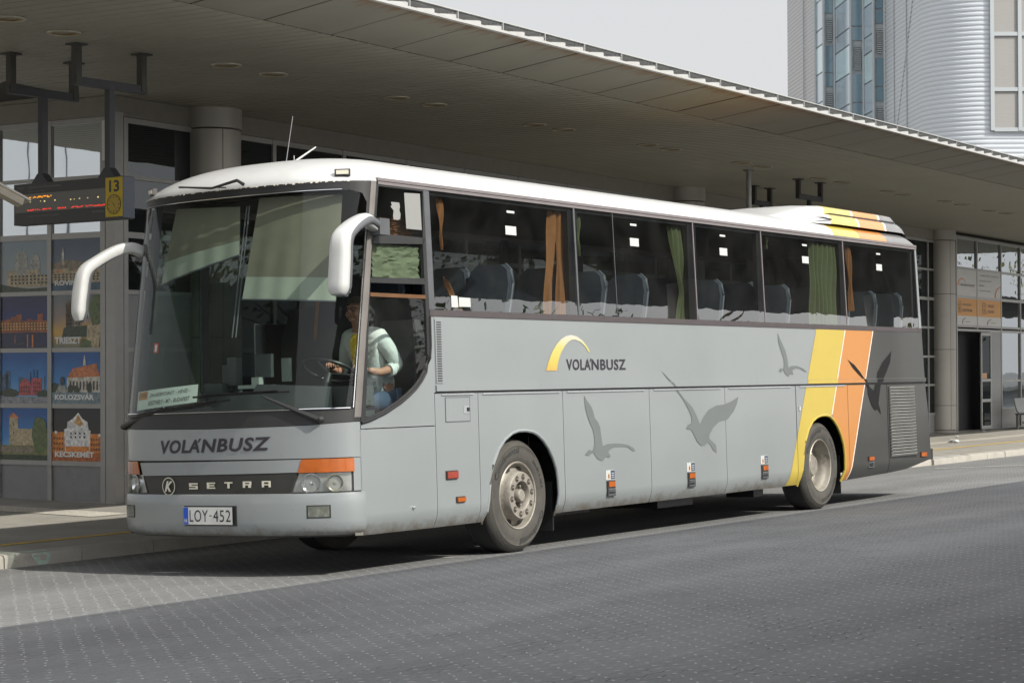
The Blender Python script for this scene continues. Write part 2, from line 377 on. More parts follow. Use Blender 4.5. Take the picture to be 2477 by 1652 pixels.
    L(math_('ADD', h, math_('MULTIPLY', n2.outputs['Fac'], .5)), bp.inputs['Height']); L(bp.outputs[0], p.inputs['Normal'])
    return m
M_ROAD = paver_mat('interlocking yard pavers', (.170, .174, .176), dot=.95, joint=.42)
M_PLAT = mat('platform asphalt', (.27, .26, .235), .85, var=.14, vscale=1.5, bump=.3, bscale=90, dirt=((.19, .18, .165), .3, 2.2))
M_KERB = mat('kerb concrete', (.33, .315, .285), .85, var=.14, vscale=3, bump=.35, bscale=40, dirt=((.16, .15, .135), .34, 3))
M_TACT = paver_mat('pale tactile paving', (.42, .40, .36), dot=.5, joint=.2, sx=.3, sy=.3)
M_YPAINT = mat('worn yellow paint', (.52, .35, .045), .8, var=.2, vscale=9, dirt=((.24, .21, .15), .36, 7))
M_WPAINT_SUN = mat('worn white paint and sun streak', (.58, .57, .54), .8, var=.2, vscale=9, dirt=((.28, .27, .26), .4, 6))

g = G()
def road_z(y): return -.03*max(-12.0, min(4.2, y))
xs = [-400, -60] + list(range(-20, 60, 8)) + [100, 400]; ys = [-400, -60, -30, -12, -6, -3, 0, 2, 4.2]
V = [[g.bm.verts.new((x, y, road_z(y))) for y in ys] for x in xs]
for i in range(len(xs)-1):
    for j in range(len(ys)-1): g.bm.faces.new((V[i][j], V[i+1][j], V[i+1][j+1], V[i][j+1]))
tag(g.build('road', M_ROAD), kind='structure')
def plat_z(y): return .012*(y-4.0)
g = G()
for a, b in ((4.13, 12), (12, 400)):
    for x0, x1 in ((-400, -40), (-40, 80), (80, 400)):
        g.face([(x0, a, plat_z(min(a, 12))), (x1, a, plat_z(min(a, 12))), (x1, b, plat_z(min(b, 12))), (x0, b, plat_z(min(b, 12)))])
tag(g.build('platform', M_PLAT), kind='structure')
g = G()   # kerb stones, one metre each, with open joints and a rounded nose
for i in range(-30, 70):
    prof = [(3.94, -.17), (3.945, -.03), (3.955, -.008), (3.975, 0.002), (4.13, .004), (4.13, -.17)]
    x0, x1 = i+.006, i+.994; dz = random.uniform(-.006, .004); dy = random.uniform(-.008, .008)
    if 22.0 < i < 24.5: dy -= .05
    a = [g.bm.verts.new((x0, y+dy, z+dz)) for y, z in prof]; b = [g.bm.verts.new((x1, y+dy, z+dz)) for y, z in prof]
    n = len(prof)
    for k in range(n): g.bm.faces.new((a[k], b[k], b[(k+1) % n], a[(k+1) % n]))
    g.bm.faces.new(a); g.bm.faces.new(b[::-1])
tag(g.build('kerb', M_KERB), kind='structure')
def strip(name, m, pts, wd, z=lambda y: plat_z(y)+.004):
    g = G(); P = [Vector((p[0], p[1], 0)) for p in pts]
    for a, b in zip(P, P[1:]):
        n = (b-a).cross(Vector((0, 0, 1))).normalized()*wd/2; k = max(1, int((b-a).length/3))
        for i in range(k):
            p, q = a.lerp(b, i/k), a.lerp(b, (i+1)/k)
            g.face([(v.x, v.y, z(v.y)) for v in (p-n, q-n, q+n, p+n)])
    return tag(g.build(name, m), kind='structure')
strip('yellow_line', M_YPAINT, [(-30, 4.3), (0, 4.72), (12, 5.0), (28, 5.3), (70, 5.9)], .11)
strip('tactile_strip', M_TACT, [(8, 5.95), (30, 6.45), (70, 7.2)], .36)
strip('tactile_branch', M_TACT, [(4.1, 6.5), (4.1, 9.5)], .62, lambda y: plat_z(y)+.006)
strip('bay_line', M_WPAINT_SUN, [(21.4, 3.25), (23.6, 1.0)], .1, lambda y: road_z(y)+.004)
strip('painted_sun_streak', M_WPAINT_SUN, [(1.95, .50), (2.06, .20)], .05, lambda y: road_z(y)+.004)  # pale strip painted in for the thin sunlit streak by the front wheel
def crumple(name, loc, s, label):
    g = G(); b = bmesh.ops.create_icosphere(g.bm, subdivisions=2, radius=s)
    for v in g.bm.verts: v.co = Vector((v.co.x*random.uniform(.7, 1.5), v.co.y*random.uniform(.5, 1), v.co.z*random.uniform(.25, .6)))
    o = g.build(name, M_STICK, smooth=0); o.location = loc; tag(o, label, 'litter')
crumple('paper_litter', (30.3, 6.25, .06), .13, 'larger crumpled white paper lying between yellow line and pale strip')
crumple('paper_litter', (33.0, 7.2, .07), .05, 'tiny white paper scrap beside the base of the far round column')
crumple('paper_litter', (37.0, 8.0, .08), .06, 'tiny white paper scrap on the platform near the open doorway')
# bluish paint spilt over the near kerb
M_SPILL = mat('pale green paint spill', (.33, .42, .38), .7, var=.2, vscale=9, dirt=((.2, .2, .18), .3, 14))
g = G(); g.sheet([(-.02, -.115), (.10, -.117), (.14, -.06), (.15, -.02), (.06, -.004), (-.09, -.006), (-.10, -.03), (-.05, -.08)], lambda a, b: (.44+a, 3.937+max(0, (b+.03)*.35), b))
g.sheet([(-.1, 0), (.16, 0), (.2, .12), (.05, .10), (-.16, .16)], lambda a, b: (.44+a, 3.97+b, .0075))
tag(g.build('paint_spill', M_SPILL), 'pale green paint splash running over the kerb edge left of the coach', 'paint splash')

# ------------------------------------------------------------------ station canopy
M_SOFFIT = mat('ribbed metal soffit', (.29, .28, .235), .55, .1, var=.08, vscale=1.2, dirt=((.19, .165, .13), .26, 2.5))
M_GROOVE = mat('soffit groove', (.05, .045, .04), .8)
def soffit_panel_mat():
    m = mat('stained soffit panel', (.20, .19, .157), .6, 0, var=.10, vscale=1.5, dirt=((.15, .135, .105), .3, 3), stretch=(1, .5, 1))
    t = m.node_tree; p = t.nodes['Principled BSDF']; N = t.nodes.new; L = t.links.new
    src = p.inputs['Base Color'].links[0].from_socket
    tc = N('ShaderNodeTexCoord'); sp = N('ShaderNodeSeparateXYZ'); L(tc.outputs['Object'], sp.inputs[0])
    mr = N('ShaderNodeMapRange'); mr.inputs[1].default_value = -.62; mr.inputs[2].default_value = -1.06; mr.inputs[3].default_value = -.3; mr.inputs[4].default_value = .34; mr.clamp = False; L(sp.outputs[1], mr.inputs[0])
    mp = N('ShaderNodeMapping'); mp.inputs['Scale'].default_value = (9, 1.2, 1); L(tc.outputs['Object'], mp.inputs[0])
    n = N('ShaderNodeTexNoise'); n.inputs['Scale'].default_value = 1.6; n.inputs['Detail'].default_value = 6; L(mp.outputs[0], n.inputs[0])
    ad = N('ShaderNodeMath'); L(n.outputs['Fac'], ad.inputs[0]); L(mr.outputs[0], ad.inputs[1])
    rp = N('ShaderNodeValToRGB'); rp.color_ramp.elements[0].position = .55; rp.color_ramp.elements[1].position = .82; L(ad.outputs[0], rp.inputs[0])
    x = N('ShaderNodeMix'); x.data_type = 'RGBA'; L(rp.outputs[0], x.inputs[0]); L(src, x.inputs[6]); x.inputs[7].default_value = (.16, .10, .055, 1)
    L(x.outputs[2], p.inputs['Base Color']); return m
M_SOFPAN = soffit_panel_mat()
M_WMETAL = mat('white edge metal', (.36, .365, .36), .45, .1, var=.06, dirt=((.28, .25, .20), .3, 5))
M_GRATE = mat('grey grating', (.16, .165, .165), .5, .4, var=.1)
M_ROOFTOP = mat('roof felt', (.2, .2, .2), .9)
cz = 5.10
canopy = tag(empty('canopy', (0, 2.67, 0), (0, 0, .0135)), 'long metal canopy with ribbed soffit and white slotted edge over the platform', 'canopy')
g = G()   # ribbed soffit, one profile swept across the platform, ribs 0.2 m apart
prof = []; x = -40.0
while x < 47:
    prof += [(x, cz), (x+.165, cz), (x+.172, cz+.014), (x+.193, cz+.014)]; x += .2
a = [g.bm.verts.new((p, 0, q)) for p, q in prof]; b = [g.bm.verts.new((p, 9.6, q)) for p, q in prof]
for k in range(len(prof)-1): g.bm.faces.new((a[k], a[k+1], b[k+1], b[k]))
g.build('soffit', M_SOFFIT, canopy, smooth=0)
g = G()   # raised outer band of flat panels
for i in range(-36, 43):
    x0, x1 = i*1.09+.052, i*1.09+1.09+.028; s = random.uniform(-.004, .004)
    g.face([(x0, -.012, cz+.002+s), (x1, -.012, cz+.002), (x1, -1.05, cz+.148), (x0, -1.05, cz+.148+s)])
g.build('edge_panels', M_SOFPAN, canopy, smooth=0)
g = G(); g.prism([(-.01, .012), (-1.03, .165), (-1.03, .2), (0, .2), (9.6, .25), (9.6, .06), (0, .035)], lambda a, b: (-40, a, cz+b), (87, 0, 0))
g.build('roof_deck', M_GROOVE, canopy, smooth=0)
g = G(); g.prism([(-1.05, .14), (-1.085, .146), (-1.085, .172), (-1.05, .178)], lambda a, b: (-40, a, cz+b), (87, 0, 0))
g.build('edge_gutter', M_WMETAL, canopy, smooth=0)
g = G(); g.box(-40, 47, -1.055, -1.03, cz+.262, cz+.272); g.build('top_rail', M_WMETAL, canopy, smooth=0)
g = G()
for k in range(7): y_ = -1.02+k*.045; g.box(-40, 47, y_-.008, y_+.008, cz+.252+k*.006, cz+.262+k*.006)
for k in range(3): g.box(-40, 47, -.735, -.725, cz+.19+k*.035, cz+.205+k*.035)
g.build('grating', M_GRATE, canopy, smooth=0)
g = G()   # one fascia bracket: upright fin, web plate behind it and two folded trays
g.box(0, .010, -1.055, -.74, cz+.165, cz+.264)
g.box(-.26, 0, -.80, -.792, cz+.18, cz+.27)
for q in (.12, .52):
    g.prism([(q, .176), (q+.31, .176), (q+.31, .212), (q+.28, .216), (q, .184)], lambda a, b: (a, -1.06, cz+b), (0, .16, 0))
br0 = g.build('fascia_bracket', M_WMETAL, canopy, smooth=0); br0.location.x = -.27-2*.87
for i in range(-1, 38):
    c = br0.copy(); COL.objects.link(c); c.parent = canopy; c.location.x = -.27+i*.87
# a strip of the soffit has come away near the end wall
g = G(); g.sheet([(3.9, 5.2), (5.05, 5.4), (5.2, 6.05), (5.25, 6.75), (4.7, 6.3), (4.3, 5.9)], lambda a, b: (a, b, cz-.004)); g.build('missing_panel_gap', M_GROOVE, canopy, smooth=0)

M_LRING = mat('lamp ring', (.36, .335, .27), .4, .2, var=.1)
M_LDISH = mat('aged lamp dish', (.22, .145, .045), .4, .1, var=.55, vscale=6)
lamp0 = None
lights = [(.74, 4.65), (1.66, 4.82), (4.285, 4.924), (5.143, 4.949), (7.633, 5.0), (8.469, 5.001), (11.07, 5.1), (11.81, 5.07), (14.27, 5.07), (15.03, 5.07), (17.59, 5.12), (18.4, 5.12),
          (20.98, 5.24), (21.96, 5.22), (24.33, 5.3), (25.27, 5.36), (27.3, 5.28), (28.4, 5.31), (30.4, 5.41), (31.36, 5.4)]
words = ['first', 'second', 'third', 'fourth', 'fifth', 'sixth', 'seventh', 'eighth', 'ninth', 'tenth']
for i, (x, y) in enumerate(lights):
    if lamp0 is None:
        lamp0 = o = empty('downlight')
        g = G(); g.lathe([(.135, .0), (.14, -.012), (.168, -.012), (.172, 0.002)], n=28); g.build('rim', M_LRING, o)
        g = G(); g.lathe([(.001, .012), (.07, .008), (.12, -.001), (.138, -.006)], n=28); g.build('reflector', M_LDISH, o)
    else: o = copy_tree(lamp0)
    o.location = (x, y, cz-.004)
    tag(o, 'round recessed soffit lamp, %s member of the %s pair counted from the end-wall side' % (('nearer', 'farther')[i % 2], words[i//2]), 'ceiling lamp', 'recessed lamps in the canopy soffit')

# round columns
M_COLUMN = mat('column cladding', (.36, .345, .315), .42, .35, var=.06, vscale=1.5, dirt=((.25, .235, .21), .27, 2))
def column(x, y, label):
    o = tag(empty('round_column', (x, y, plat_z(y))), label, 'column', 'clad columns carrying the canopy'); r = .375; H = cz-plat_z(y)
    lv = [.07, .68, 2.07, 3.45, 4.78]
    for a, b in zip(lv, lv[1:]):
        g = G()
        for k in range(2):   # two half shells per drum with an open upright joint
            n = 28; a0 = R(-118)+math.pi*k+.012; a1 = a0+math.pi-.024
            g.grid(lambda u, v: (r*math.cos(a0+(a1-a0)*u), r*math.sin(a0+(a1-a0)*u), a+.006+(b-a-.012)*v), n, 1)
        g.build('cladding_drum', M_COLUMN, o)
    g = G(); g.lathe([(r-.02, 0), (r-.02, H)], n=40); g.build('core', M_GROOVE, o)
    g = G(); g.lathe([(r-.02, 4.79), (r+.014, 4.795), (r+.014, H)], n=48); g.build('collar', M_COLUMN, o)
    g = G(); g.lathe([(r+.004, 0), (r+.004, .06), (r-.02, .06)], n=48); g.build('plinth', M_KERB, o)
column(7.32, 7.75, 'near round clad column behind the coach front beside the end wall')
column(21.5, 8.25, 'middle round column, only its top showing above the coach roof')
column(36.1, 8.77, 'far round clad column beside the open doorway, its foot in sunlight')

# ------------------------------------------------------------------ station building
M_ALU = mat('grey aluminium frame', (.34, .335, .325), .42, .4, var=.05, dirt=((.19, .18, .165), .25, 3))
M_ALUDK = mat('frame joint', (.03, .03, .03), .8)
M_PANEL = mat('grey spandrel panel', (.235, .24, .245), .4, .1, var=.06, dirt=((.13, .13, .125), .28, 2))
M_FASCIA = mat('grey fascia', (.23, .215, .19), .6, var=.08, dirt=((.15, .14, .12), .28, 3))
MG_BRIGHT = mirror_glass('coated upper pane', (.02, .022, .022), .72)
MG_DARK = mirror_glass('dark shop pane', (.016, .02, .02), .06)
MG_FAR = mirror_glass('far facade pane', (.02, .022, .022), .42, wav=.05)
bld = tag(empty('station_building', (5.47, 7.73, 0), (0, 0, .0345)), 'glazed bus station building with grey metal frames and poster-filled end wall', 'building')
# core volume that closes the building behind its glazing
g = G(); g.box(.25, 60, .25, 4.6, 0, 4.98); g.build('core_wall', M_INTDK, bld, smooth=0)
LV = [.0, .055, .50, .56, 1.222, 1.278, 1.925, 1.98, 2.643, 2.697, 3.345, 3.42, 4.08, 4.127, 4.777, 4.845]
def wall(fn, n_out, verticals, y_end, name_pane, skip=()):
    """framed curtain wall on the line a, upright z: verticals = (a0, a1) of each mullion"""
    g = G()
    for a0, a1 in verticals: g.prism([(a0, .03), (a1, .03), (a1, 4.845), (a0, 4.845)], fn, n_out(.07))
    g.build('mullions', M_ALU, bld, smooth=0)
    g = G()
    for b0, b1 in ((0.03, .058), (.50, .56), (1.222, 1.278), (1.925, 1.98), (2.643, 2.697), (3.345, 3.42), (4.08, 4.127), (4.777, 4.845)):
        g.prism([(verticals[0][0], b0), (y_end, b0), (y_end, b1), (verticals[0][0], b1)], lambda a, b: Vector(fn(a, b))+Vector(n_out(.006)), n_out(.05))
    g.build('transoms', M_ALU, bld, smooth=0)
E_fn = lambda a, b: (0, a, b)
ev = [(.165, .245)]; y = 1.06
while y < 4.7: ev.append((y, y+.067)); y += .883
wall(E_fn, lambda d: (d, 0, 0), ev, 4.7, 'pane')
F_fn = lambda a, b: (a, 0, b)
fv = [(.165, .245)]; x = 1.56
while x < 31: fv.append((x, x+.075)); x += 1.66
wall(F_fn, lambda d: (0, d, 0), fv, 31.2, 'pane')
g = G(); g.box(0, .155, 0, .155, .02, 4.9); g.build('corner_post', M_ALU, bld, smooth=0)
g = G(); g.box(.004, .2, 0.155, 4.8, 4.85, 5.095); g.box(0.155, 60, .004, .2, 4.85, 5.095); g.box(-.006, .3, -.006, .3, 4.9, 5.095); g.build('fascia', M_FASCIA, bld, smooth=0)
# panes of the end wall: solid base panels, bright upper lights
cells = list(zip([a for _, a in ev], [a for a, _ in ev[1:]]+[4.7]))
for a0, a1 in cells[:4]:
    g = G(); g.box(.028, .05, a0, a1, .058, .50); g.build('base_panel', M_PANEL, bld, smooth=0)
    g = G(); g.box(.02, .2, a0-.01, a1+.01, 0.0, .035); g.build('base_sill', M_KERB, bld, smooth=0)
    for z0, z1 in ((3.42, 4.08), (4.127, 4.777)):
        g = G(); g.box(.03, .045, a0, a1, z0, z1); g.build('upper_pane', MG_BRIGHT, bld, smooth=0)
fc = list(zip([a for _, a in fv], [a for a, _ in fv[1:]]+[31.2]))
for i, (a0, a1) in enumerate(fc):
    for j, (z0, z1) in enumerate(((.058, .50), (.56, 1.222), (1.278, 1.925), (1.98, 2.643), (2.697, 3.345), (3.42, 4.08), (4.127, 4.777))):
        if i in (3, 4, 5, 6) and j < 3: continue
        g = G(); g.box(a0, a1, .03, .045, z0, z1)
        g.build('base_panel' if j == 0 or (j in (3, 4) and i == 0) else 'window_pane', M_PANEL if j == 0 or (j in (2, 3) and i == 0) else MG_DARK, bld, smooth=0)
# shop front right of the far column: sign panels over an open sliding door, then a window grid
S0 = 31.45   # local x of its left jamb
def xl(x): return (x-5.47)*1.0006+.035
cx = [xl(36.5), xl(38.13), xl(40.14), xl(41.85), xl(43.6), xl(45.3), xl(47.0)]
zl = [2.60, 2.70, 2.745, 3.43, 3.50, 4.175, 4.225, 4.965]
g = G()
for c in cx: g.box(c-.035, c+.035, -.30, -.22, 2.6 if c == cx[1] else .05, 5.0)
g.build('mullions', M_ALU, bld, smooth=0)
g = G()
for z0, z1 in ((2.60, 2.66), (2.70, 2.76), (3.43, 3.50), (4.165, 4.225), (4.93, 5.0)): g.box(cx[0], cx[-1], -.295, -.225, z0, z1)
for z0, z1 in ((1.29, 1.35), (.52, .58), (.04, .09)): g.box(cx[2], cx[-1], -.295, -.225, z0, z1)
g.build('transoms', M_ALU, bld, smooth=0)
for i in range(len(cx)-1):
    for j, (z0, z1) in enumerate(((.09, .52), (.58, 1.29), (1.35, 2.6), (2.76, 3.43), (3.5, 4.165), (4.225, 4.93))):
        if i < 2 and j < 5: continue
        g = G(); g.box(cx[i]+.035, cx[i+1]-.035, -.262, -.25, z0, z1); g.build('base_panel' if j == 0 else 'window_pane', M_ALU if j == 0 else MG_FAR, bld, smooth=0)
g = G(); g.box(S0-.3, 60, .05, .2, 0, 5.0); g.build('lobby_wall', M_INTDK, bld, smooth=0)
g = G(); g.box(xl(39.2), xl(40.1), -.29, -.24, .06, 2.6); g.build('door_side_panel', M_PANEL, bld, smooth=0)
dr = G()
for z0, z1 in ((.08, .17), (.78, .86), (1.31, 1.38), (2.50, 2.58)): dr.box(xl(38.26), xl(39.12), -.345, -.31, z0, z1)
dr.box(xl(38.26), xl(38.34), -.346, -.309, .08, 2.58); dr.box(xl(39.04), xl(39.12), -.346, -.309, .08, 2.58)
dl = dr.build('sliding_door_leaf', M_WMETAL, bld, smooth=0)
g = G(); g.box(xl(38.34), xl(39.04), -.33, -.322, .17, 2.5); g.build('door_pane', MG_DARK, dl, smooth=0)
g = G(); g.box(xl(38.36), xl(38.74), -.338, -.332, 1.39, 1.53); g.build('door_notice', M_ORANGE, dl, smooth=0)
g = G(); g.box(xl(37.12), xl(37.16), -.02, .02, .1, 2.3); g.box(xl(37.4), xl(37.44), -.02, .02, .1, 2.3); g.build('inner_door_rail', M_RIMDK, bld, smooth=0)

# sign boards above that door, each a thing fixed in its bay
M_SIGNW = mat('white sign board', (.56, .555, .54), .5, var=.03)
M_SIGNO = mat('orange sign board', (.60, .285, .06), .5, var=.04)
M_SIGNT = mat('sign lettering', (.10, .085, .075), .5)
M_SIGNOR = mat('orange sign arc', (.62, .20, .04), .5)
def arc_band(g, fn, c, rx, rz, a0, a1, w0, w1, n=14):
    for i in range(n):
        t0, t1 = a0+(a1-a0)*i/n, a0+(a1-a0)*(i+1)/n; q0, q1 = w0+(w1-w0)*i/n, w0+(w1-w0)*(i+1)/n
        P = lambda t, k: fn(c[0]+(rx+k)*math.cos(t), c[1]+(rz+k)*math.sin(t))
        g.face([P(t0, 0), P(t1, 0), P(t1, -q1), P(t0, -q0)])
def board(name, label, i, z0, z1, m, lines, arc=None, band=None, icon=False):
    x0, x1 = cx[i]+.03, cx[i+1]-.03; W = x1-x0
    mw = bld.matrix_basis
    o = empty(name, bld.location, bld.rotation_euler); tag(o, label, 'sign', 'travel office sign boards over the door')
    g = G(); g.box(x0, x1, -.29, -.27, z0, z1); g.build('panel', m, o, smooth=0)
    f = lambda a, b: (x0+a*W, -.293, z0+b*(z1-z0)); f2 = lambda a, b: (x0+a*W, -.2955, z0+b*(z1-z0))
    if band: g = G(); g.face([f(0, 0), f(1, 0), f(1, band), f(0, band)]); g.build('white_band', M_SIGNW, o, smooth=0)
    g = G()
    for s, a0, a1, b0, b1 in lines: put_text(g, s, f2, a0, a1, b0, b1, bold=.01)
    if icon:
        ia = .05 if i == 0 else .2
        for q in ((ia, ia+.012, .46, .88), (ia+.128, ia+.14, .46, .88), (ia, ia+.14, .86, .88), (ia, ia+.14, .46, .48), (ia+.055, ia+.085, .52, .68), (ia+.055, ia+.085, .73, .79)):
            g.face([f2(q[0], q[2]), f2(q[1], q[2]), f2(q[1], q[3]), f2(q[0], q[3])])
        arc_band(g, f2, (.40 if i == 0 else .55, .04), .17, .22, math.pi, math.pi*.45, .05, .02)
    g.build('lettering', M_SIGNT, o, smooth=0)
    if arc: g = G(); arc_band(g, f2, *arc); g.build('arc_emblem', M_SIGNOR, o, smooth=0)
board('travel_sign', 'white board with orange arc and agency name above the open door', 0, 3.5, 4.165, M_SIGNW, [('VOLÁNTOURIST', .16, .9, .36, .47)], arc=((.24, .42), .2, .24, math.pi*1.05, math.pi*.1, .05, .02))
board('travel_sign', 'white board with four small text lines and an orange arc at its corner', 1, 3.5, 4.165, M_SIGNW, [('utazási iroda és jegyiroda', .1, .9, .8, .87), ('menetjegyek, bérletek', .07, .6, .6, .66), ('utazás', .07, .28, .42, .48), ('nemzetközi jegyek', .07, .55, .22, .28)], arc=((1.12, .02), .4, .5, math.pi, math.pi*.62, .06, .03))
board('travel_sign', 'orange board with an i symbol reading UTAZÁSI CENTRUM', 0, 2.76, 3.43, M_SIGNO, [('UTAZÁSI', .26, .68, .72, .83), ('CENTRUM', .26, .74, .50, .61), ('VOLÁNBUSZ', .36, .62, .10, .15)], band=.34, icon=True)
board('travel_sign', 'orange board with an i symbol reading TRAVEL CENTRE', 1, 2.76, 3.43, M_SIGNO, [('TRAVEL', .42, .7, .72, .83), ('CENTRE', .42, .7, .50, .61), ('VOLÁNBUSZ', .5, .76, .10, .15)], band=.34, icon=True)

# ------------------------------------------------------------------ posters in the end wall
def pm(name, c, var=.42, vs=26): return mat('print '+name, tuple(min(.9, k*1.35) for k in c), .35, var=var, vscale=vs, coat=.3)
def grad_print(name, cols, z0, z1, coat=.3):
    """printed vertical colour blend between heights z0 and z1"""
    m = bpy.data.materials.new('print '+name); m.use_nodes = True; t = m.node_tree; p = t.nodes['Principled BSDF']
    cols = [tuple(k*1.3 for k in c) for c in cols] if 'sky' in name else cols
    tc = t.nodes.new('ShaderNodeTexCoord'); sp = t.nodes.new('ShaderNodeSeparateXYZ'); t.links.new(tc.outputs['Object'], sp.inputs[0])
    n = t.nodes.new('ShaderNodeTexNoise'); n.inputs['Scale'].default_value = 5; n.inputs['Detail'].default_value = 6; t.links.new(tc.outputs['Object'], n.inputs['Vector'])
    mr = t.nodes.new('ShaderNodeMapRange'); mr.inputs[1].default_value = z0; mr.inputs[2].default_value = z1; t.links.new(sp.outputs[2], mr.inputs[0])
    ad = t.nodes.new('ShaderNodeMath'); ad.operation = 'MULTIPLY_ADD'; t.links.new(n.outputs['Fac'], ad.inputs[0]); ad.inputs[1].default_value = .22; t.links.new(mr.outputs[0], ad.inputs[2])
    r = t.nodes.new('ShaderNodeValToRGB'); e = r.color_ramp.elements
    e[0].position = .1; e[0].color = (*cols[0], 1); e[1].position = 1.1 if False else 1.0; e[1].color = (*cols[-1], 1)
    for i, c in enumerate(cols[1:-1]): q = e.new(.1+.9*(i+1)/(len(cols)-1)); q.color = (*c, 1)
    t.links.new(ad.outputs[0], r.inputs[0]); t.links.new(r.outputs[0], p.inputs['Base Color']); p.inputs['Roughness'].default_value = .3; p.inputs['Coat Weight'].default_value = coat
    return m
M_CAP = mat('poster lettering', (.75, .76, .76), .4)
def poster(col, row, label, sky_m, layers, caption=None, cap_w=.55, cap_b=.09):
    """film on one pane of the end wall; layers = (part name, material, outlines in 0..1 across and up)"""
    a0, a1 = cells[col]; z0, z1 = ((.56, 1.222), (1.278, 1.925), (1.98, 2.643), (2.697, 3.345))[row]
    o = empty('city_poster', bld.location, bld.rotation_euler); tag(o, label, 'poster', 'city posters on the end wall')
    X = [.022]
    f = lambda a, b: (X[0], a1+(a0-a1)*a, z0+(z1-z0)*b)
    mats = [sky_m(z0, z1) if callable(sky_m) else sky_m]; g = G(); g.box(.024, .034, a0+.002, a1-.002, z0, z1)
    for name, m, polys in layers:
        X[0] -= .0012; mats.append(m)
        for p in polys:
            q = g.face([f(*k) for k in p])
            if q: q.material_index = len(mats)-1
    g.build('printed_picture', mats, o, smooth=0)
    if caption:
        X[0] -= .0015; g = G(); put_text(g, caption, f, .06, .06+cap_w, cap_b-.015, cap_b+.115, bold=.045); g.build('caption', M_CAP, o, smooth=0)
def rect(a0, a1, b0, b1): return [(a0, b0), (a1, b0), (a1, b1), (a0, b1)]
def rows(a0, a1, b0, b1, na, nb, fa=.5, fb=.6):
    return [rect(a0+(a1-a0)*(i+.5-fa/2)/na, a0+(a1-a0)*(i+.5+fa/2)/na, b0+(b1-b0)*(j+.5-fb/2)/nb, b0+(b1-b0)*(j+.5+fb/2)/nb) for i in range(na) for j in range(nb)]
def blob(ca, cb, ra, rb, n=22, rough=.18): return [(ca+ra*math.cos(2*math.pi*k/n)*(1+random.uniform(-rough, rough)), cb+rb*math.sin(2*math.pi*k/n)*(1+random.uniform(-rough, rough))) for k in range(n)]
def skyline(a0, a1, b0, lo, hi, n): 
    p = [(a0, b0)]; a = a0
    for k in range(n):
        h = random.uniform(lo, hi); q = a+(a1-a0)/n; p += [(a, h), (q, h)]; a = q
    return p+[(a1, b0)]
P_ST = pm('sandstone', (.33, .27, .17)); P_STD = pm('shaded stone', (.17, .14, .10)); P_PALE = pm('pale stone', (.42, .40, .35)); P_RED = pm('red facade', (.34, .06, .06))
P_ROOF = pm('orange roof tiles', (.42, .14, .05)); P_GREEN = pm('tree green', (.07, .10, .03), .4, 20); P_DKG = pm('dark green', (.025, .04, .02), .4, 20)
P_WIN = pm('dark windows', (.03, .03, .035)); P_GLOW = pm('lit windows', (.75, .50, .16)); P_WHITE = pm('floodlit white', (.60, .60, .62)); P_WATER = pm('night water', (.01, .014, .05)); P_NIGHTB = pm('night facades', (.22, .06, .02), .5, 14)
P_OR = pm('orange glow', (.50, .17, .025), .3); P_GREY = pm('grey road', (.18, .19, .21)); P_BLUEG = pm('blue glass block', (.05, .09, .15)); P_GREYB = pm('hazy pale dome', (.26, .26, .24))
blue = lambda z0, z1: grad_print('blue sky', [(.20, .38, .56), (.03, .17, .42), (.005, .07, .26)], z0, z1)
haze = lambda z0, z1: grad_print('hazy sky', [(.30, .30, .29), (.22, .26, .28), (.18, .23, .27)], z0, z1)
dusk = lambda z0, z1: grad_print('night sky', [(.012, .02, .09), (.01, .02, .12), (.005, .008, .06)], z0, z1)
eve = lambda z0, z1: grad_print('evening sky', [(.12, .15, .12), (.50, .30, .06), (.22, .17, .15), (.13, .15, .16)], z0, z1)
black = lambda z0, z1: grad_print('black sky', [(.03, .012, .006), (.008, .005, .006), (.006, .006, .012)], z0, z1)
dkblue = lambda z0, z1: grad_print('slate sky', [(.20, .19, .17), (.10, .13, .17), (.05, .075, .12)], z0, z1)
poster(0, 3, 'city poster of a harbour hill with a slim tower, captioned ROVINJ', dkblue, [
    ('hill', P_STD, [[(0, .28), (0, .5), (.15, .58), (.35, .6), (.6, .56), (.85, .46), (1, .42), (1, .28)]]), ('houses', P_ST, [skyline(0, 1, .12, .3, .48, 9)]),
    ('tower', P_PALE, [[(.2, .5), (.2, .72), (.225, .86), (.25, .72), (.25, .5)]]), ('house_windows', P_WIN, rows(.03, .97, .18, .34, 12, 3)), ('roofs', P_ROOF, [rect(.1, .2, .36, .4), rect(.5, .62, .38, .42), rect(.78, .9, .33, .37)]), ('water', pm('harbour', (.03, .07, .12)), [rect(0, 1, 0, .15)])], 'ROVINJ', .48)
poster(1, 3, 'city poster of hazy domes above a riverside, no caption', haze, [
    ('domes', P_GREYB, [[(.28, .3), (.3, .62)]+[(.44+.13*math.cos(math.pi*(1-k/10)), .62+.2*math.sin(math.pi*k/10)) for k in range(11)]+[(.58, .3)], [(.43, .8), (.44, .95), (.45, .8)],
      [(.62, .3), (.63, .58)]+[(.73+.1*math.cos(math.pi*(1-k/10)), .58+.15*math.sin(math.pi*k/10)) for k in range(11)]+[(.83, .3)], [(.725, .7), (.73, .84), (.735, .7)]]),
    ('houses', P_ST, [skyline(.15, 1, .1, .3, .5, 8)]), ('house_windows', P_WIN, rows(.2, 1, .14, .34, 10, 3)), ('riverside', P_DKG, [[(0, 0), (0, .16), (.3, .1), (.6, .06), (1, .08), (1, 0)]])])
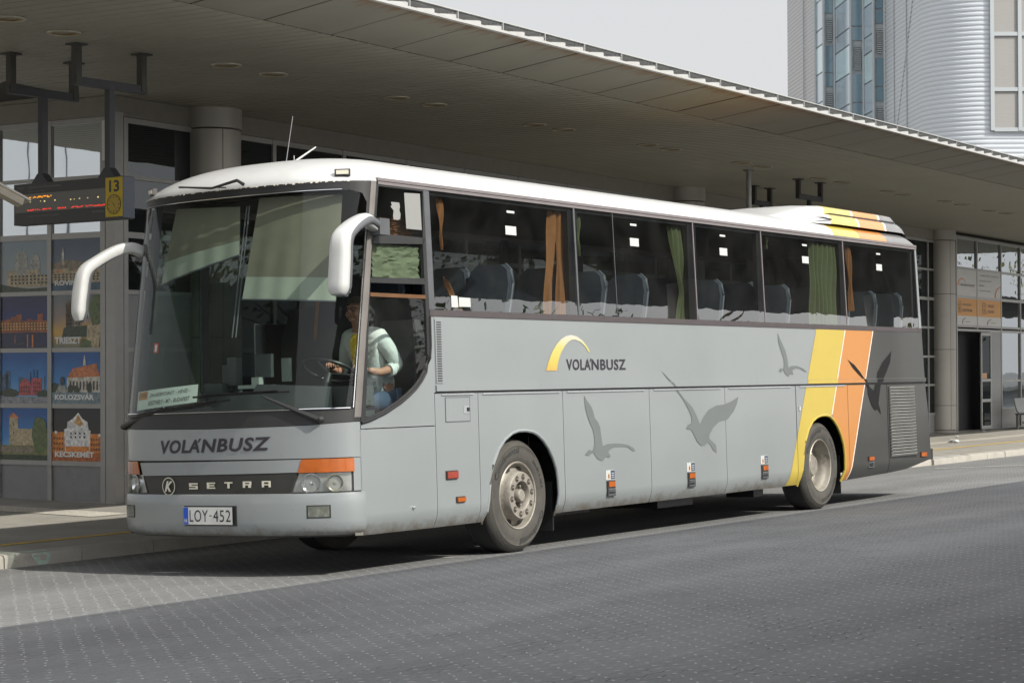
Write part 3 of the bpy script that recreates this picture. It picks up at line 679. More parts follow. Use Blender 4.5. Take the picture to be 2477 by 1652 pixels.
poster(0, 2, 'city poster of a cliff castle at sunset, captioned TRIESZT', eve, [
    ('keep', P_STD, [rect(.28, .40, .38, .86), [(.28, .86), (.28, .9), (.31, .9), (.31, .87), (.34, .87), (.34, .9), (.37, .9), (.37, .87), (.40, .87), (.4, .9), (.42, .9), (.42, .38), (.28, .38)], rect(.4, .6, .38, .6)]),
    ('keep_windows', P_WIN, rows(.3, .58, .42, .56, 5, 2)), ('cliff', P_DKG, [[(.2, .2), (.24, .38), (.75, .42), (.8, .2)]]), ('path', P_ST, [[(.7, 0), (.72, .42), (1, .44), (.95, 0)]]), ('tree', P_GREEN, [blob(.9, .7, .14, .3)]), ('lawn', P_GREEN, [[(.55, 0), (.62, .18), (.8, .12), (.8, 0)]])], 'TRIESZT', .54)
poster(1, 2, 'city poster of a lit harbour front at night, no caption', dusk, [
    ('facades', P_NIGHTB, [skyline(0, 1, .3, .5, .66, 9)]), ('lit_windows', P_GLOW, rows(0, 1, .34, .5, 16, 3, .35, .4)), ('water', P_WATER, [rect(0, 1, 0, .3)]), ('reflections', P_OR, [rect(.56, .58, .02, .26), rect(.66, .69, .02, .26), rect(.3, .31, .1, .26)]), ('boat', P_WIN, [[(.3, .1), (.34, .06), (.46, .06), (.5, .12)]])])
poster(0, 1, 'city poster of a long church with a spire, captioned KOLOZSVÁR', blue, [
    ('nave', P_PALE, [[(.3, .22), (.3, .5), (.97, .54), (.97, .22)]]), ('roof', P_ROOF, [[(.3, .5), (.42, .68), (.9, .78), (.97, .53)]]), ('spire', P_PALE, [[(.63, .74), (.64, .84), (.66, .96), (.68, .84), (.69, .74)]]),
    ('lancets', P_WIN, rows(.34, .95, .25, .46, 9, 1, .4, .8)), ('bushes', P_DKG, [blob(.05, .3, .09, .1), blob(.38, .28, .06, .1), blob(.5, .26, .06, .09), blob(.76, .3, .05, .12)]), ('monument', P_GREYB, [[(.06, .2), (.14, .36), (.26, .36), (.33, .2)]]), ('rider', P_WIN, [blob(.21, .44, .04, .09)]), ('pavement', pm('blue pavement', (.12, .17, .20)), [rect(0, 1, 0, .22)])], 'KOLOZSVÁR', .8)
poster(1, 1, 'city poster of a red facade and dark glass blocks, no caption', blue, [
    ('glass_block', P_BLUEG, [rect(0, .16, .2, .58), rect(.1, .2, .2, .64), rect(.38, .5, .2, .52)]), ('red_house', P_RED, [[(.38, .16), (.4, .4), (.52, .5), (.64, .4), (.64, .16)], rect(.66, .86, .16, .5)]), ('chimneys', P_WIN, [rect(.62, .635, .4, .62), rect(.69, .705, .5, .66), rect(.76, .775, .5, .66), rect(.92, .93, .2, .54)]),
    ('red_windows', P_WIN, rows(.42, .62, .2, .36, 4, 2)+rows(.68, .84, .2, .44, 4, 3)), ('trees', P_DKG, [blob(.2, .2, .2, .09), blob(.9, .18, .14, .08)]), ('road', P_GREY, [rect(0, 1, 0, .13)])])
poster(0, 0, 'city poster of a floodlit gabled town hall, captioned KECSKEMÉT', black, [
    ('wings', P_OR, [rect(0, .3, .12, .55), rect(.7, 1, .12, .52)]), ('hall', P_WHITE, [[(.26, .15), (.24, .6), (.3, .62), (.31, .74), (.42, .8), (.53, .92), (.62, .8), (.72, .74), (.74, .6), (.78, .58), (.76, .15)]]), ('hall_gable', pm('ochre gable', (.42, .24, .09)), [[(.44, .72), (.53, .88), (.64, .7), (.58, .66)]]),
    ('hall_windows', P_WIN, rows(.34, .7, .42, .56, 4, 2, .35, .6)), ('arcade', P_OR, [rect(.28, .75, .14, .28)]), ('lamps', P_WHITE, [blob(.08, .54, .03, .03), blob(.97, .5, .03, .03)]), ('wing_windows', P_WIN, rows(.02, .24, .18, .48, 4, 3, .3, .5)+rows(.78, .98, .18, .46, 4, 3, .3, .5)), ('square', pm('brick square', (.30, .085, .02)), [rect(0, 1, 0, .16)])], 'KECSKEMÉT', .8)
poster(1, 0, 'city poster of a brick castle with a willow tree, no caption', blue, [
    ('castle', P_ST, [rect(.18, .36, .26, .82), rect(.36, .8, .26, .6)]), ('tower_roof', P_ROOF, [[(.16, .81), (.25, .9), (.29, .9), (.38, .81)]]), ('castle_windows', P_WIN, [rect(.26, .28, .66, .7), rect(.26, .28, .5, .54)]), ('bank', pm('bank', (.13, .14, .05), .3, 18), [rect(0, 1, .02, .28)]), ('willow', P_GREEN, [blob(.82, .48, .16, .36, 26, .12)]), ('ruin', P_STD, [rect(0, .7, .14, .25)]), ('pond', P_DKG, [rect(0, 1, 0, .1)])])
for a0, a1 in cells[2:4]:
    for z0, z1 in ((.56, 1.222), (1.278, 1.925), (1.98, 2.643), (2.697, 3.345)):
        g = G(); g.box(.03, .045, a0, a1, z0, z1); g.build('window_pane', MG_DARK, bld, smooth=0)
# ------------------------------------------------------------------ hanging departure display
M_HANG = mat('dark painted steel', (.045, .047, .055), .5, .2, var=.12, dirt=((.10, .095, .09), .25, 6))
M_HANGP = mat('dusty bracket steel', (.06, .058, .052), .6, .1, var=.12)
M_DISP = mat('display casing', (.042, .042, .044), .5, var=.1)
M_SCREEN = mat('display screen', (.125, .12, .105), .35, var=.06)
M_DISPT = mat('display lettering', (.16, .165, .165), .5)
M_LEDA = mat('amber led', (1.0, .42, .03), .5, emit=.6); M_LEDR = mat('red led', (1.0, .05, .03), .5, emit=.55); M_LEDW = mat('pale led', (1.0, .85, .35), .5, emit=.6)
M_SIGNY = mat('yellow bay plate', (.52, .38, .015), .5, var=.05)
M_SIDEB = mat('blue grey casing side', (.085, .10, .13), .5, var=.06)
def hanger(parent, y, x, z_bar, z_end, half=.47, wpost=.038):
    """bracket: two ceiling stubs joined by a flat cross bar, one drop post below its middle"""
    for s in (-1, 1): g = G(); g.box(x+s*half-.037, x+s*half+.037, y-.04, y+.04, z_bar-.03, cz-.017); g.box(x+s*half-.085, x+s*half+.085, y-.08, y+.08, cz-.018, cz); g.bevel(.008, 1); g.build('ceiling_stub', M_HANGP, parent)
    g = G(); g.box(x-half-.05, x+half+.05, y-.032, y+.032, z_bar-.055, z_bar+.035); g.build('cross_bar', M_HANG, parent, smooth=0)
    g = G(); g.box(x-wpost, x+wpost, y-wpost, y+wpost, z_end, z_bar-.055); g.prism([(-.13, 0), (.13, 0), (wpost, .10), (-wpost, .10)], lambda a, b: (x-.05, y+a, z_end+b), (.1, 0, 0)); g.build('drop_post', M_HANG, parent, smooth=0)
disp = empty('departure_display', (2.62, 4.93, 0), (0, 0, -.07))
tag(disp, 'hanging electronic departure display with yellow bay 13 plate and clock', 'display board')
hanger(disp, .27, .07, 4.72, 3.735, .46); hanger(disp, 1.33, .07, 4.72, 3.735, .44)
Z0, Z1 = 3.285, 3.735; YL = 1.74
g = G(); g.box(.012, .155, 0.0, YL, Z0, Z1); g.build('casing', M_DISP, disp, smooth=0)
g = G(); g.box(.0, .16, -.012, 0.0, Z0+.01, Z1-.01); g.build('end_panel', M_SIDEB, disp, smooth=0)
g = G(); g.box(.004, .012, .27, YL-.03, Z0+.135, Z1-.115); g.build('screen', M_SCREEN, disp, smooth=0)
g = G(); g.box(.0, .012, 0.0, .262, Z0+.025, Z1-.01); yp = g.build('bay_plate', M_SIGNY, disp, smooth=0)
df = lambda k: (lambda a, b: (k, a, b))
g = G(); put_text(g, '13', df(-.002), .205, .05, Z1-.165, Z1-.04, bold=.03); g.build('bay_number', M_LETTER, yp, smooth=0)
ck = G(); cy_, cz_ = .131, Z0+.155
ck.lathe([(.001, -.004), (.098, -.004), (.102, 0)], (0, cy_, cz_), 'x', 36); ck2 = ck.build('clock_face', mat('clock face', (.43, .29, .03), .5), yp)
g = G(); g.lathe([(.100, -.002), (.100, -.006), (.105, -.006), (.105, -.002)], (0, cy_, cz_), 'x', 36)
for k in range(12):
    a = k*math.pi/6; r0, r1 = (.074, .092) if k % 3 else (.066, .092); c, s = math.cos(a), math.sin(a); hw = .004
    g.face([(-.0062, cy_+c*r0-s*hw, cz_+s*r0+c*hw), (-.0062, cy_+c*r1-s*hw, cz_+s*r1+c*hw), (-.0062, cy_+c*r1+s*hw, cz_+s*r1-c*hw), (-.0062, cy_+c*r0+s*hw, cz_+s*r0-c*hw)])
for a, r1, hw in ((R(133-180+180), .05, .005), (R(-58), .085, .004)):   # hands, seen from the -X side so Y runs leftward
    c, s = -math.cos(a), math.sin(a)
    g.face([(-.0066, cy_-s*hw, cz_+c*hw), (-.0066, cy_+c*r1, cz_+s*r1), (-.0066, cy_+s*hw, cz_-c*hw)])
g.build('clock_marks', M_LETTER, yp, smooth=0)
g = G(); put_text(g, 'Célállomás/Destination', df(.0105), 1.50, .98, Z1-.055, Z1-.03); put_text(g, 'Útvonal/Via', df(.0105), 1.50, 1.23, Z1-.098, Z1-.073); put_text(g, 'Idő', df(.0105), 1.66, 1.58, Z1-.055, Z1-.033)
put_text(g, 'Információ/Information', df(.0105), 1.50, 1.0, Z0+.083, Z0+.106); put_text(g, 'VOLÁNBUSZ', df(.0105), .49, .285, Z0+.085, Z0+.108, bold=.02); g.build('lettering', M_DISPT, disp, smooth=0)
def led(name, m, runs, zz, h):
    g = G(); random.seed(len(name)+int(zz*1000))
    for y0, y1 in runs:
        y = y0
        while y > y1+.006:
            wd = random.uniform(.010, .022)
            for k in range(random.choice((1, 2, 2))):
                b = zz+random.choice((-.4, 0, .4))*h; g.face([(.003, y, b-h*.45), (.003, y-wd, b-h*.45), (.003, y-wd, b+h*.45), (.003, y, b+h*.45)])
            y -= wd+random.choice((.004, .004, .012))
    g.build(name, m, disp, smooth=0)
led('amber_led_row', M_LEDA, [(1.66, 1.44), (1.42, 1.12)], Z1-.155, .014)
led('pale_led_dots', M_LEDW, [(1.47, 1.45), (1.30, 1.285), (1.24, 1.225), (1.07, 1.05), (.82, .80), (.76, .75), (.68, .65), (.55, .54), (.39, .375)], Z1-.205, .008)
led('red_led_row', M_LEDR, [(1.51, 1.30), (1.26, 1.12), (1.02, .88), (.80, .62), (.58, .275)], Z0+.158, .011)
# a second display hangs far along the platform; only its brackets clear the coach roof
d2 = tag(empty('departure_display', (21.6, 0, 0)), 'far hanging display whose two dark U brackets show above the coach tail', 'display board')
hanger(d2, 5.63, -.2, 4.80, 3.735, .48); hanger(d2, 6.9, .45, 4.80, 3.735, .34)
g = G(); g.box(-.05, .1, 5.3, 7.1, 3.285, 3.735); g.build('casing', M_DISP, d2, smooth=0)
g = G(); g.tube([(18.84, 5.6, 0.02), (18.84, 5.6, cz)], .045, 12); g.lathe([(.1, 0), (.1, .02)], (18.84, 5.6, cz-.02), 'z', 16)
tag(g.build('round_pole', M_ALU), 'slim grey pole from platform to soffit behind the coach roof', 'pole')

# vertical wall lamp on the corner post
M_LAMPW = mat('opal lamp cover', (.66, .65, .62), .4)
wl = tag(empty('wall_lamp', (5.47, 7.73, 0), (0, 0, .0345)), 'upright white box lamp on the corner post of the end wall', 'wall lamp')
g = G(); g.box(-.07, -.004, .03, .15, 4.29, 4.785); g.bevel(.008, 2); g.build('cover', M_LAMPW, wl)
g = G(); g.box(-.06, -.002, .04, .14, 4.275, 4.295); g.build('end_cap', M_KERB, wl, smooth=0)
# security camera under the soffit, half out of frame
sc = tag(empty('security_camera', (.85, 4.9, 3.45)), 'beige box security camera with a hood at the left edge of the display', 'camera')
ax = Vector((.42, -.14, -.20)).normalized(); up = Vector((.36, .05, .9)); sd = ax.cross(up).normalized(); up = sd.cross(ax)
M_BEIGE = mat('beige housing', (.42, .38, .31), .5, var=.06); 
g = G(); g.obox((0, 0, 0), (ax, sd, up), (.26, .05, .038)); g.bevel(.01, 2); g.build('housing', M_BEIGE, sc)
g = G(); g.obox(up*.048+ax*.03, (ax, sd, up), (.29, .062, .010)); g.bevel(.005, 1); g.build('hood', mat('pale hood', (.55, .53, .47), .5, var=.05), sc)
g = G(); g.obox(ax*.262, (ax, sd, up), (.006, .04, .03)); g.build('front_glass', M_BLACK, sc, smooth=0)
g = G(); g.tube([-ax*.12-up*.05, -ax*.16-up*.16, Vector((-.5, .1, -.1)), Vector((-.5, .1, cz-3.56))], .022, 8); g.build('bracket', M_BEIGE, sc)

# bench by the far shop front
M_BENCH = mat('grey perforated steel', (.24, .245, .24), .5, .4, var=.08)
be = tag(empty('platform_bench', (39.55, 7.95, plat_z(8))), 'grey sheet metal bench with curved back by the far shop front', 'bench')
prof = [(-.30, .44), (-.05, .41), (.12, .40), (.19, .46), (.24, .62), (.27, .80), (.25, .82), (.215, .64), (.165, .49), (.11, .43), (-.05, .44), (-.30, .47)]
g = G(); g.prism([(.12-a*1.0, b) for a, b in prof], lambda a, b: (0, -a, b), (2.2, 0, 0)); g.build('seat', M_BENCH, be)
for q in (.15, 1.9):
    g = G(); g.box(q, q+.06, -.32, .16, .38, .42); g.box(q, q+.06, -.3, -.24, 0, .40); g.box(q, q+.06, .08, .14, 0, .40); g.build('leg', M_BENCH, be, smooth=0)
g = G(); g.box(.15, 1.96, -.09, -.03, .16, .20); g.build('stretcher', M_BENCH, be, smooth=0)

# ------------------------------------------------------------------ office tower beyond the canopy
def corr_mat(name, col, pitch, rough=.38, metal=.35, depth=.03):
    m = mat(name, col, rough, metal, var=.05, vscale=.4); t = m.node_tree; p = t.nodes['Principled BSDF']; N = t.nodes.new; L = t.links.new
    tc = N('ShaderNodeTexCoord'); sp = N('ShaderNodeSeparateXYZ'); L(tc.outputs['Object'], sp.inputs[0])
    q = N('ShaderNodeMath'); q.operation = 'MULTIPLY'; q.inputs[1].default_value = 2*math.pi/pitch; L(sp.outputs[2], q.inputs[0])
    s = N('ShaderNodeMath'); s.operation = 'SINE'; L(q.outputs[0], s.inputs[0])
    b = N('ShaderNodeBump'); b.inputs['Strength'].default_value = 1; b.inputs['Distance'].default_value = depth; L(s.outputs[0], b.inputs['Height']); L(b.outputs[0], p.inputs['Normal']); return m
M_CORRF = corr_mat('fine ribbed cladding', (.37, .375, .385), .20, metal=0, depth=.012)
M_CORR = mat('ribbed steel cladding', (.45, .485, .525), .5, .05, var=.05, vscale=.3)
M_PALEFR = mat('pale tower frame', (.33, .36, .38), .45, .05)
M_GPALE = mat('pale blue glazing', (.50, .66, .72), .12, 0, var=.04, vscale=.3, coat=.5); M_GMID = mat('grey blue glazing', (.36, .45, .53), .12, var=.05, vscale=.3, coat=.5)
M_GDARK = mat('slate blue glazing', (.13, .21, .26), .1, var=.07, vscale=.3, coat=.6)
M_LOUV = mat('louvre grey', (.16, .175, .165), .6)
M_BLIND = mat('window blind', (.25, .245, .24), .7, var=.04, stretch=(1, 1, 9), vscale=2)
tow = tag(empty('office_tower', (-13.589, -10.276, 0), (0, 0, .56889-math.pi/2)), 'tall ribbed metal office tower with rounded corner and blue glass bays', 'tower')
ZT = 34
def wall_seg(g, p, q, z0=0, z1=ZT): return g.face([(p[0], p[1], z0), (q[0], q[1], z0), (q[0], q[1], z1), (p[0], p[1], z1)])
P = [(17.66, 90), (17.31, 96.15), (17.30, 96.15), (16.78, 96.15), (16.66, 98.19), (16.06, 98.19), (15.86, 101.79), (15.33, 101.79), (15.22, 103.79), (14.79, 111.16)]
# corrugated skin with real ribs: flat return wall, rounded corner, front
path = [(17.31, 96.15)]
n = 5
for k in range(1, n): path.append((17.31+.35*k/n, 96.15-6.15*k/n))
for k in range(15):
    a = math.pi/2*k/14; path.append((17.66+2.5*(1-math.cos(a)), 90-2.5*math.sin(a)))
path += [(20.3, 87.5), (30, 87.55)]
pitch = .2; V = []; g = G()
zs = []; z = 8.0
while z < 24:
    for k, d in ((0, 0), (.25, .0), (.42, .022), (.5, .026), (.85, .026), (1.0-1e-3, 0)): zs.append((z+k*pitch, d))
    z += pitch
nor = []
for i, p in enumerate(path):
    a, b = Vector(path[max(i-1, 0)]), Vector(path[min(i+1, len(path)-1)]); t = (b-a).normalized(); nor.append(Vector((t.y, -t.x)))
    if nor[-1].dot(Vector((-1, -1))) < 0: nor[-1] = -nor[-1]
for (zz, d) in zs: V.append([g.bm.verts.new((p[0]+nor[i].x*d, p[1]+nor[i].y*d, zz)) for i, p in enumerate(path)])
for a, b in zip(V, V[1:]):
    for i in range(len(path)-1): g.bm.faces.new((a[i], a[i+1], b[i+1], b[i]))
g.build('ribbed_wall', M_CORR, tow, smooth=25)
g = G(); wall_seg(g, P[8], P[9]); g.build('side_wall', M_CORRF, tow, smooth=0)
g = G(); wall_seg(g, P[9], (34, 130)); wall_seg(g, (30, 87.6), (34, 130)); wall_seg(g, (17.5, 96.2), (30, 87.7), 0, 8); g.build('back_wall', M_CORRF, tow, smooth=0)
def bay(p, q, zb, storey, parts, out, name):
    """stacked panes between plan points p and q; parts = (from, to, material) within one storey"""
    d = (Vector(q)-Vector(p)); L = d.length; d.normalize(); o = Vector(out)
    z = zb
    while z < 25:
        for f0, f1, mm in parts:
            a, b = Vector(p)+d*L*.04, Vector(q)-d*L*.04
            if z+f1*storey > 10: g = G(); g.face([(a.x, a.y, z+f0*storey+.03), (b.x, b.y, z+f0*storey+.03), (b.x, b.y, z+f1*storey-.03), (a.x, a.y, z+f1*storey-.03)]); g.build(name, mm, tow, smooth=0)
        z += storey
    if name != 'louvre_window': g = G(); a, b = Vector(p)-o*.06, Vector(q)-o*.06; wall_seg(g, a, b); g.build('bay_frame', M_PALEFR, tow, smooth=0)
for (i, zb, ph) in ((3, 17.45-3.6*4, 0), (5, 16.98-3.6*4, 0), (7, 18.89-3.6*4, 0)):   # slate bays facing the yard
    p, q = P[i], P[i-1]
    bay(p, q, zb, 3.6, [(.03, .22, M_GDARK), (.22, .60, M_GDARK)], (0, -1), 'slate_pane')
    bay((p[0]+.12, p[1]-.06), (q[0]-.12, q[1]-.06), zb, 3.6, [(.64, .97, M_LOUV)], (0, -1), 'louvre_window')
    g = G(); zz = zb
    while zz < 28: 
        for k in range(12): g.box(p[0]+.14, q[0]-.14, p[1]-.12, p[1]-.07, zz+3.6*.65+k*.095, zz+3.6*.65+k*.095+.035)
        zz += 3.6
    g.build('louvre_blades', M_PALEFR, tow, smooth=0)
for (i, zb) in ((4, 15.0-3.6*4), (6, 15.6-3.6*4), (8, 16.2-3.6*4)):   # glass bays seen edge-on
    bay(P[i], P[i-1], zb, 3.6, [(.0, .38, M_GPALE), (.38, .6, M_GMID), (.6, 1.0, M_GMID)], (-1, 0), 'bay_pane')
g = G()
for i in (2, 3, 4, 5, 6, 7, 8): g.tube([(P[i][0]-.02, P[i][1]-.07, 0), (P[i][0]-.02, P[i][1]-.07, 30)], .075, 6)
for x, y in ((17.42, 94.3), (17.55, 92), (15.05, 106.6)): g.tube([(x-.05, y, 0), (x-.05, y, 30)], .03, 6)
g.tube([(17.36, 95.0, 10.5), (17.6, 90.6, 18.3)], .03, 6); g.build('downpipe', M_PALEFR, tow)
# tall blind window in the front
g = G()
for x0, x1 in ((20.14, 20.30), (21.30, 21.46), (22.6, 22.76)): g.box(x0, x1, 87.32, 87.5, 11.6, 27)
for zz in (11.58, 13.27, 15.6, 17.9, 20.2): g.box(20.30, 22.6, 87.34, 87.5, zz-.02, zz+.14)
g.build('window_frame', M_PALEFR, tow, smooth=0)
g = G(); g.face([(20.3, 87.42, 11.7), (22.6, 87.42, 11.7), (22.6, 87.42, 27), (20.3, 87.42, 27)]); g.build('blind', M_BLIND, tow, smooth=0)
# ------------------------------------------------------------------ the coach
LEAN = -.03   # the yard falls towards the kerb and the coach leans with it
coach = tag(empty('coach', (0, 0, 0), (LEAN, 0, 0)), 'silver touring coach with yellow and orange tail stripes parked at the bay', 'coach')
def rake(z): return max(0.0, z-1.3)*.165
def xf(y, z):
    d = min(1.0, abs(y-1.25)/1.25)
    return .2-.44*max(0.0, 1-d**2.6)**.55+rake(z)
def ys(z): return (max(0.0, z-2.15)/1.1*.03 if z > 1 else max(0.0, .5-z)**2*1.6)
def FF(off=0.0):
    def f(y, z):
        h = 1e-3; ya, yb = max(0, y-h), min(2.5, y+h)
        n = Vector((-(yb-ya), xf(yb, z)-xf(ya, z))).normalized()
        return (xf(y, z)+n.x*off, y+n.y*off, z)
    return f
def SF(off=0.0): return lambda x, z: (x, ys(z)-off, z)
def SR(off=0.0): return lambda x, z: (x, 2.5-ys(z)+off, z)
YC = [k*.0125 for k in range(1, 8)]+[.1+.05*k for k in range(0, 47)]+[2.4+.0125*k for k in range(1, 8)]
ZC = [.33, .36, .39, .42, .45, .48, .5]
def side(name, poly, m, off=0.0, parent=coach, f=SF, depth=.018, extra=(), smooth=38):
    g = G(); g.sheet(poly, f(off), ((), ZC+[2.15]+list(extra)), (0, depth if f is SF else -depth, 0) if depth else None)
    return g.build(name, m, parent, smooth=smooth)
def front(name, poly, m, off=0.0, parent=coach, depth=.012, zc=()):
    g = G(); g.sheet(poly, FF(off), (YC, list(zc)), (depth, 0, 0) if depth else None); return g.build(name, m, parent)
A1 = [(2.067, .303), (2.099, .409), (2.11, .505), (2.137, .649), (2.198, .824), (2.30, .962), (2.405, 1.045), (2.529, 1.10), (2.638, 1.12), (2.762, 1.12), (2.887, 1.105), (2.98, 1.075), (3.073, 1.022), (3.164, .945), (3.24, .849), (3.299, .745), (3.325, .633), (3.334, .505), (3.33, .40), (3.318, .303)]
A2 = [(8.768, .307), (8.815, .5), (8.856, .665), (8.919, .83), (9.02, .965), (9.138, 1.055), (9.263, 1.1), (9.388, 1.118), (9.52, 1.12), (9.64, 1.105), (9.745, 1.06), (9.857, .982), (9.954, .876), (10.03, .752), (10.061, .621), (10.064, .447), (10.034, .302)]
# --- left flank panels
side('cab_door', [(.205, .36), (.26, .322), (1.295, .318), (1.295, 1.196), (.205, 1.196)], M_SILVER)
WCURVE = [(1.252, 2.15), (1.252, 1.897), (1.237, 1.787), (1.174, 1.667), (1.10, 1.59), (1.016, 1.526), (.91, 1.468), (.788, 1.411), (.566, 1.329), (.349, 1.271), (.222, 1.25)]
side('cab_side_panel', [(.222, 1.204), (1.295, 1.204), (1.295, 1.49), (1.316, 1.49), (1.316, 2.15)]+WCURVE, M_SILVER)
side('service_panel', [(1.302, .318), (1.975, .318), (1.975, 1.478), (1.302, 1.478)], M_SILVER)
side('front_arch_panel', [(1.982, .318)]+[(2.067, .318)]+A1[1:-1]+[(3.318, .318), (3.438, .318), (3.438, 1.478), (1.982, 1.478)], M_SILVER)
for a, b in ((3.446, 5.148), (5.156, 6.856), (6.864, 8.680)): side('luggage_door', [(a, .322), (b, .322), (b, 1.478), (a, 1.478)], M_SILVER)
side('rear_arch_panel', [(8.688, .322), (8.772, .322)]+A2[1:-1]+[(10.038, .312), (10.176, .312), (10.176, 1.478), (8.688, 1.478)], M_SILVER)
side('engine_side_panel', [(10.184, .312), (11.43, .341), (11.43, 1.472), (10.184, 1.476)], M_CHAR)
side('engine_grille_panel', [(11.438, .341), (12.05, .367), (12.885, .471), (12.825, 1.09), (12.755, 1.472), (11.438, 1.472)], M_CHAR)
side('waist_panel', [(1.32, 1.545), (12.748, 1.545), (12.693, 2.152), (1.32, 2.152)], M_SILVER)
g = G()
for lo, hi, o in ((1.498, 1.548, .014),): g.sheet([(1.318, lo), (12.755, lo), (12.75, hi), (1.318, hi)], SF(o), depth=(0, .014, 0))
g.bevel(.005, 2); g.build('rub_rail', M_SILVER, coach)
g = G(); g.sheet([(1.318, 1.482), (12.755, 1.478), (12.755, 1.497), (1.318, 1.497)], SF(.002), depth=(0, .01, 0)); g.build('door_gutter', M_BLACKPL, coach, smooth=0)
for a, b in ((1.40, 1.9), (2.05, 3.38), (3.52, 5.05), (5.25, 6.75), (6.95, 8.55), (8.8, 10.1)):
    g = G(); g.sheet([(a, 1.462), (b, 1.462), (b, 1.476), (a, 1.476)], SF(.010), depth=(0, .01, 0)); g.build('door_hinge', M_CHROME, coach, smooth=0)
for A in (A1, A2):
    g = G(); g.tube([(x, ys(z)+.006, z) for x, z in A], .017, 8); g.build('arch_lip', M_SILVER if A is A1 else M_YELLOW, coach)
M_GUT = mat('pinkish grey drip rail', (.20, .18, .184), .45, .3, var=.06, dirt=((.2, .17, .16), .22, 4))
g = G(); g.sheet([(.585, 3.252), (12.668, 3.252), (12.66, 3.278), (.585, 3.278)], SF(.010), depth=(0, .03, 0)); g.sheet([(.575, 3.282), (12.66, 3.282), (12.655, 3.308), (.575, 3.308)], SF(.016), depth=(0, .03, 0)); g.build('drip_rail', M_GUT, coach, smooth=0)
g = G(); g.sheet([(1.255, 2.153), (12.69, 2.153), (12.688, 2.208), (1.255, 2.208)], SF(.008), depth=(0, .03, 0)); g.build('belt_trim', M_TRIM, coach, smooth=0)
# --- livery on the flank
def stripe_x(x0, z0, x1, z1, z): return x0+(x1-x0)*(z-z0)/(z1-z0)
S1 = lambda z: stripe_x(8.414, .333, 9.32, 2.145, z); S2 = lambda z: stripe_x(9.692, 1.121, 10.167, 2.143, z); S3 = lambda z: stripe_x(10.16, .302, 11.035, 2.14, z)
O = .0028
def livery(name, poly, m, off=O): return side(name, poly, m, off, depth=None)
livery('yellow_stripe', [(S1(1.55), 1.55), (S2(1.55)-.014, 1.55), (S2(2.15)-.014, 2.15), (S1(2.15), 2.15)], M_YELLOW)
livery('yellow_stripe', [(S1(.326), .326)]+[(8.768, .326)]+A2[1:8]+[(9.64, 1.108), (S2(1.121)-.012, 1.121), (S2(1.474)-.014, 1.474), (S1(1.474), 1.474)], M_YELLOW)
livery('orange_stripe', [(S2(1.55)+.014, 1.55), (S3(1.55)-.014, 1.55), (S3(2.15)-.014, 2.15), (S2(2.15)+.014, 2.15)], M_ORANGE)
livery('orange_stripe', [(S2(1.121)+.016, 1.121), (9.745, 1.062)]+A2[11:16]+[(10.036, .316), (S3(.316)-.012, .316), (S3(1.474)-.014, 1.474), (S2(1.474)+.014, 1.474)], M_ORANGE)
livery('charcoal_tail', [(S3(1.55)+.014, 1.55), (12.742, 1.55), (12.69, 2.15), (S3(2.15)+.014, 2.15)], M_CHAR)
g = G()
for f, lo, hi in ((S2, 1.121, 1.474), (S2, 1.55, 2.15), (S3, .318, 1.474), (S3, 1.55, 2.15)):
    g.sheet([(f(lo)-.013, lo), (f(lo)+.013, lo), (f(hi)+.013, hi), (f(hi)-.013, hi)], SF(O+.0012), ((), ZC))
g.build('stripe_edging', M_PINKLINE, coach, smooth=0)
for (a0, a1, m) in ((S1(1.52), S2(1.52), M_YELLOW), (S2(1.52), S3(1.52), M_ORANGE), (S3(1.52), 12.75, M_CHAR)):
    q = G(); q.sheet([(a0, 1.50), (a1, 1.50), (a1+.01, 1.547), (a0+.01, 1.547)], SF(.0165)); q.build('rail_stripe', m, coach, smooth=0)
for x in (8.684, 10.18, 11.434): g = G(); g.sheet([(x-.004, .35), (x+.004, .35), (x+.004, 1.472), (x-.004, 1.472)], SF(O+.001), ((), ZC)); g.build('panel_gap', M_BLACK, coach, smooth=0)
B1 = [(3.84, 1.431), (3.885, 1.384), (3.97, 1.32), (4.002, 1.274), (4.029, 1.21), (4.094, 1.163), (4.127, 1.117), (4.144, 1.035), (4.17, .93), (4.262, .945), (4.408, .948), (4.556, .939), (4.686, .922), (4.779, .891), (4.821, .862), (4.786, .855), (4.721, .877), (4.666, .904), (4.536, .911), (4.406, .913), (4.322, .893), (4.271, .868), (4.322, .825), (4.29, .809), (4.227, .826), (4.189, .798), (4.143, .784), (4.072, .802), (4.017, .841), (3.983, .873), (3.942, .86), (3.896, .845), (3.821, .85), (3.854, .878), (3.905, .904), (3.961, .886), (3.989, .909), (4.015, .958), (4.011, 1.03), (3.983, 1.103), (3.925, 1.172), (3.885, 1.24), (3.854, 1.313)]
B2 = [(5.419, 1.667), (5.64, 1.557), (5.757, 1.472), (5.915, 1.367), (6.089, 1.273), (6.181, 1.179), (6.254, 1.086), (6.336, 1.163), (6.457, 1.239), (6.634, 1.283), (6.826, 1.293), (7.007, 1.324), (7.186, 1.373), (7.141, 1.295), (7.06, 1.215), (6.904, 1.13), (6.695, 1.108), (6.559, 1.051), (6.467, .981), (6.45, .935), (6.519, .9), (6.604, .857), (6.621, .773), (6.533, .806), (6.474, .868), (6.418, .89), (6.344, .863), (6.258, .862), (6.176, .904), (6.111, .971), (6.045, 1.039), (5.929, 1.051), (5.979, 1.092), (6.058, 1.11), (6.062, 1.169), (6.004, 1.248), (5.886, 1.354), (5.755, 1.446), (5.599, 1.551)]
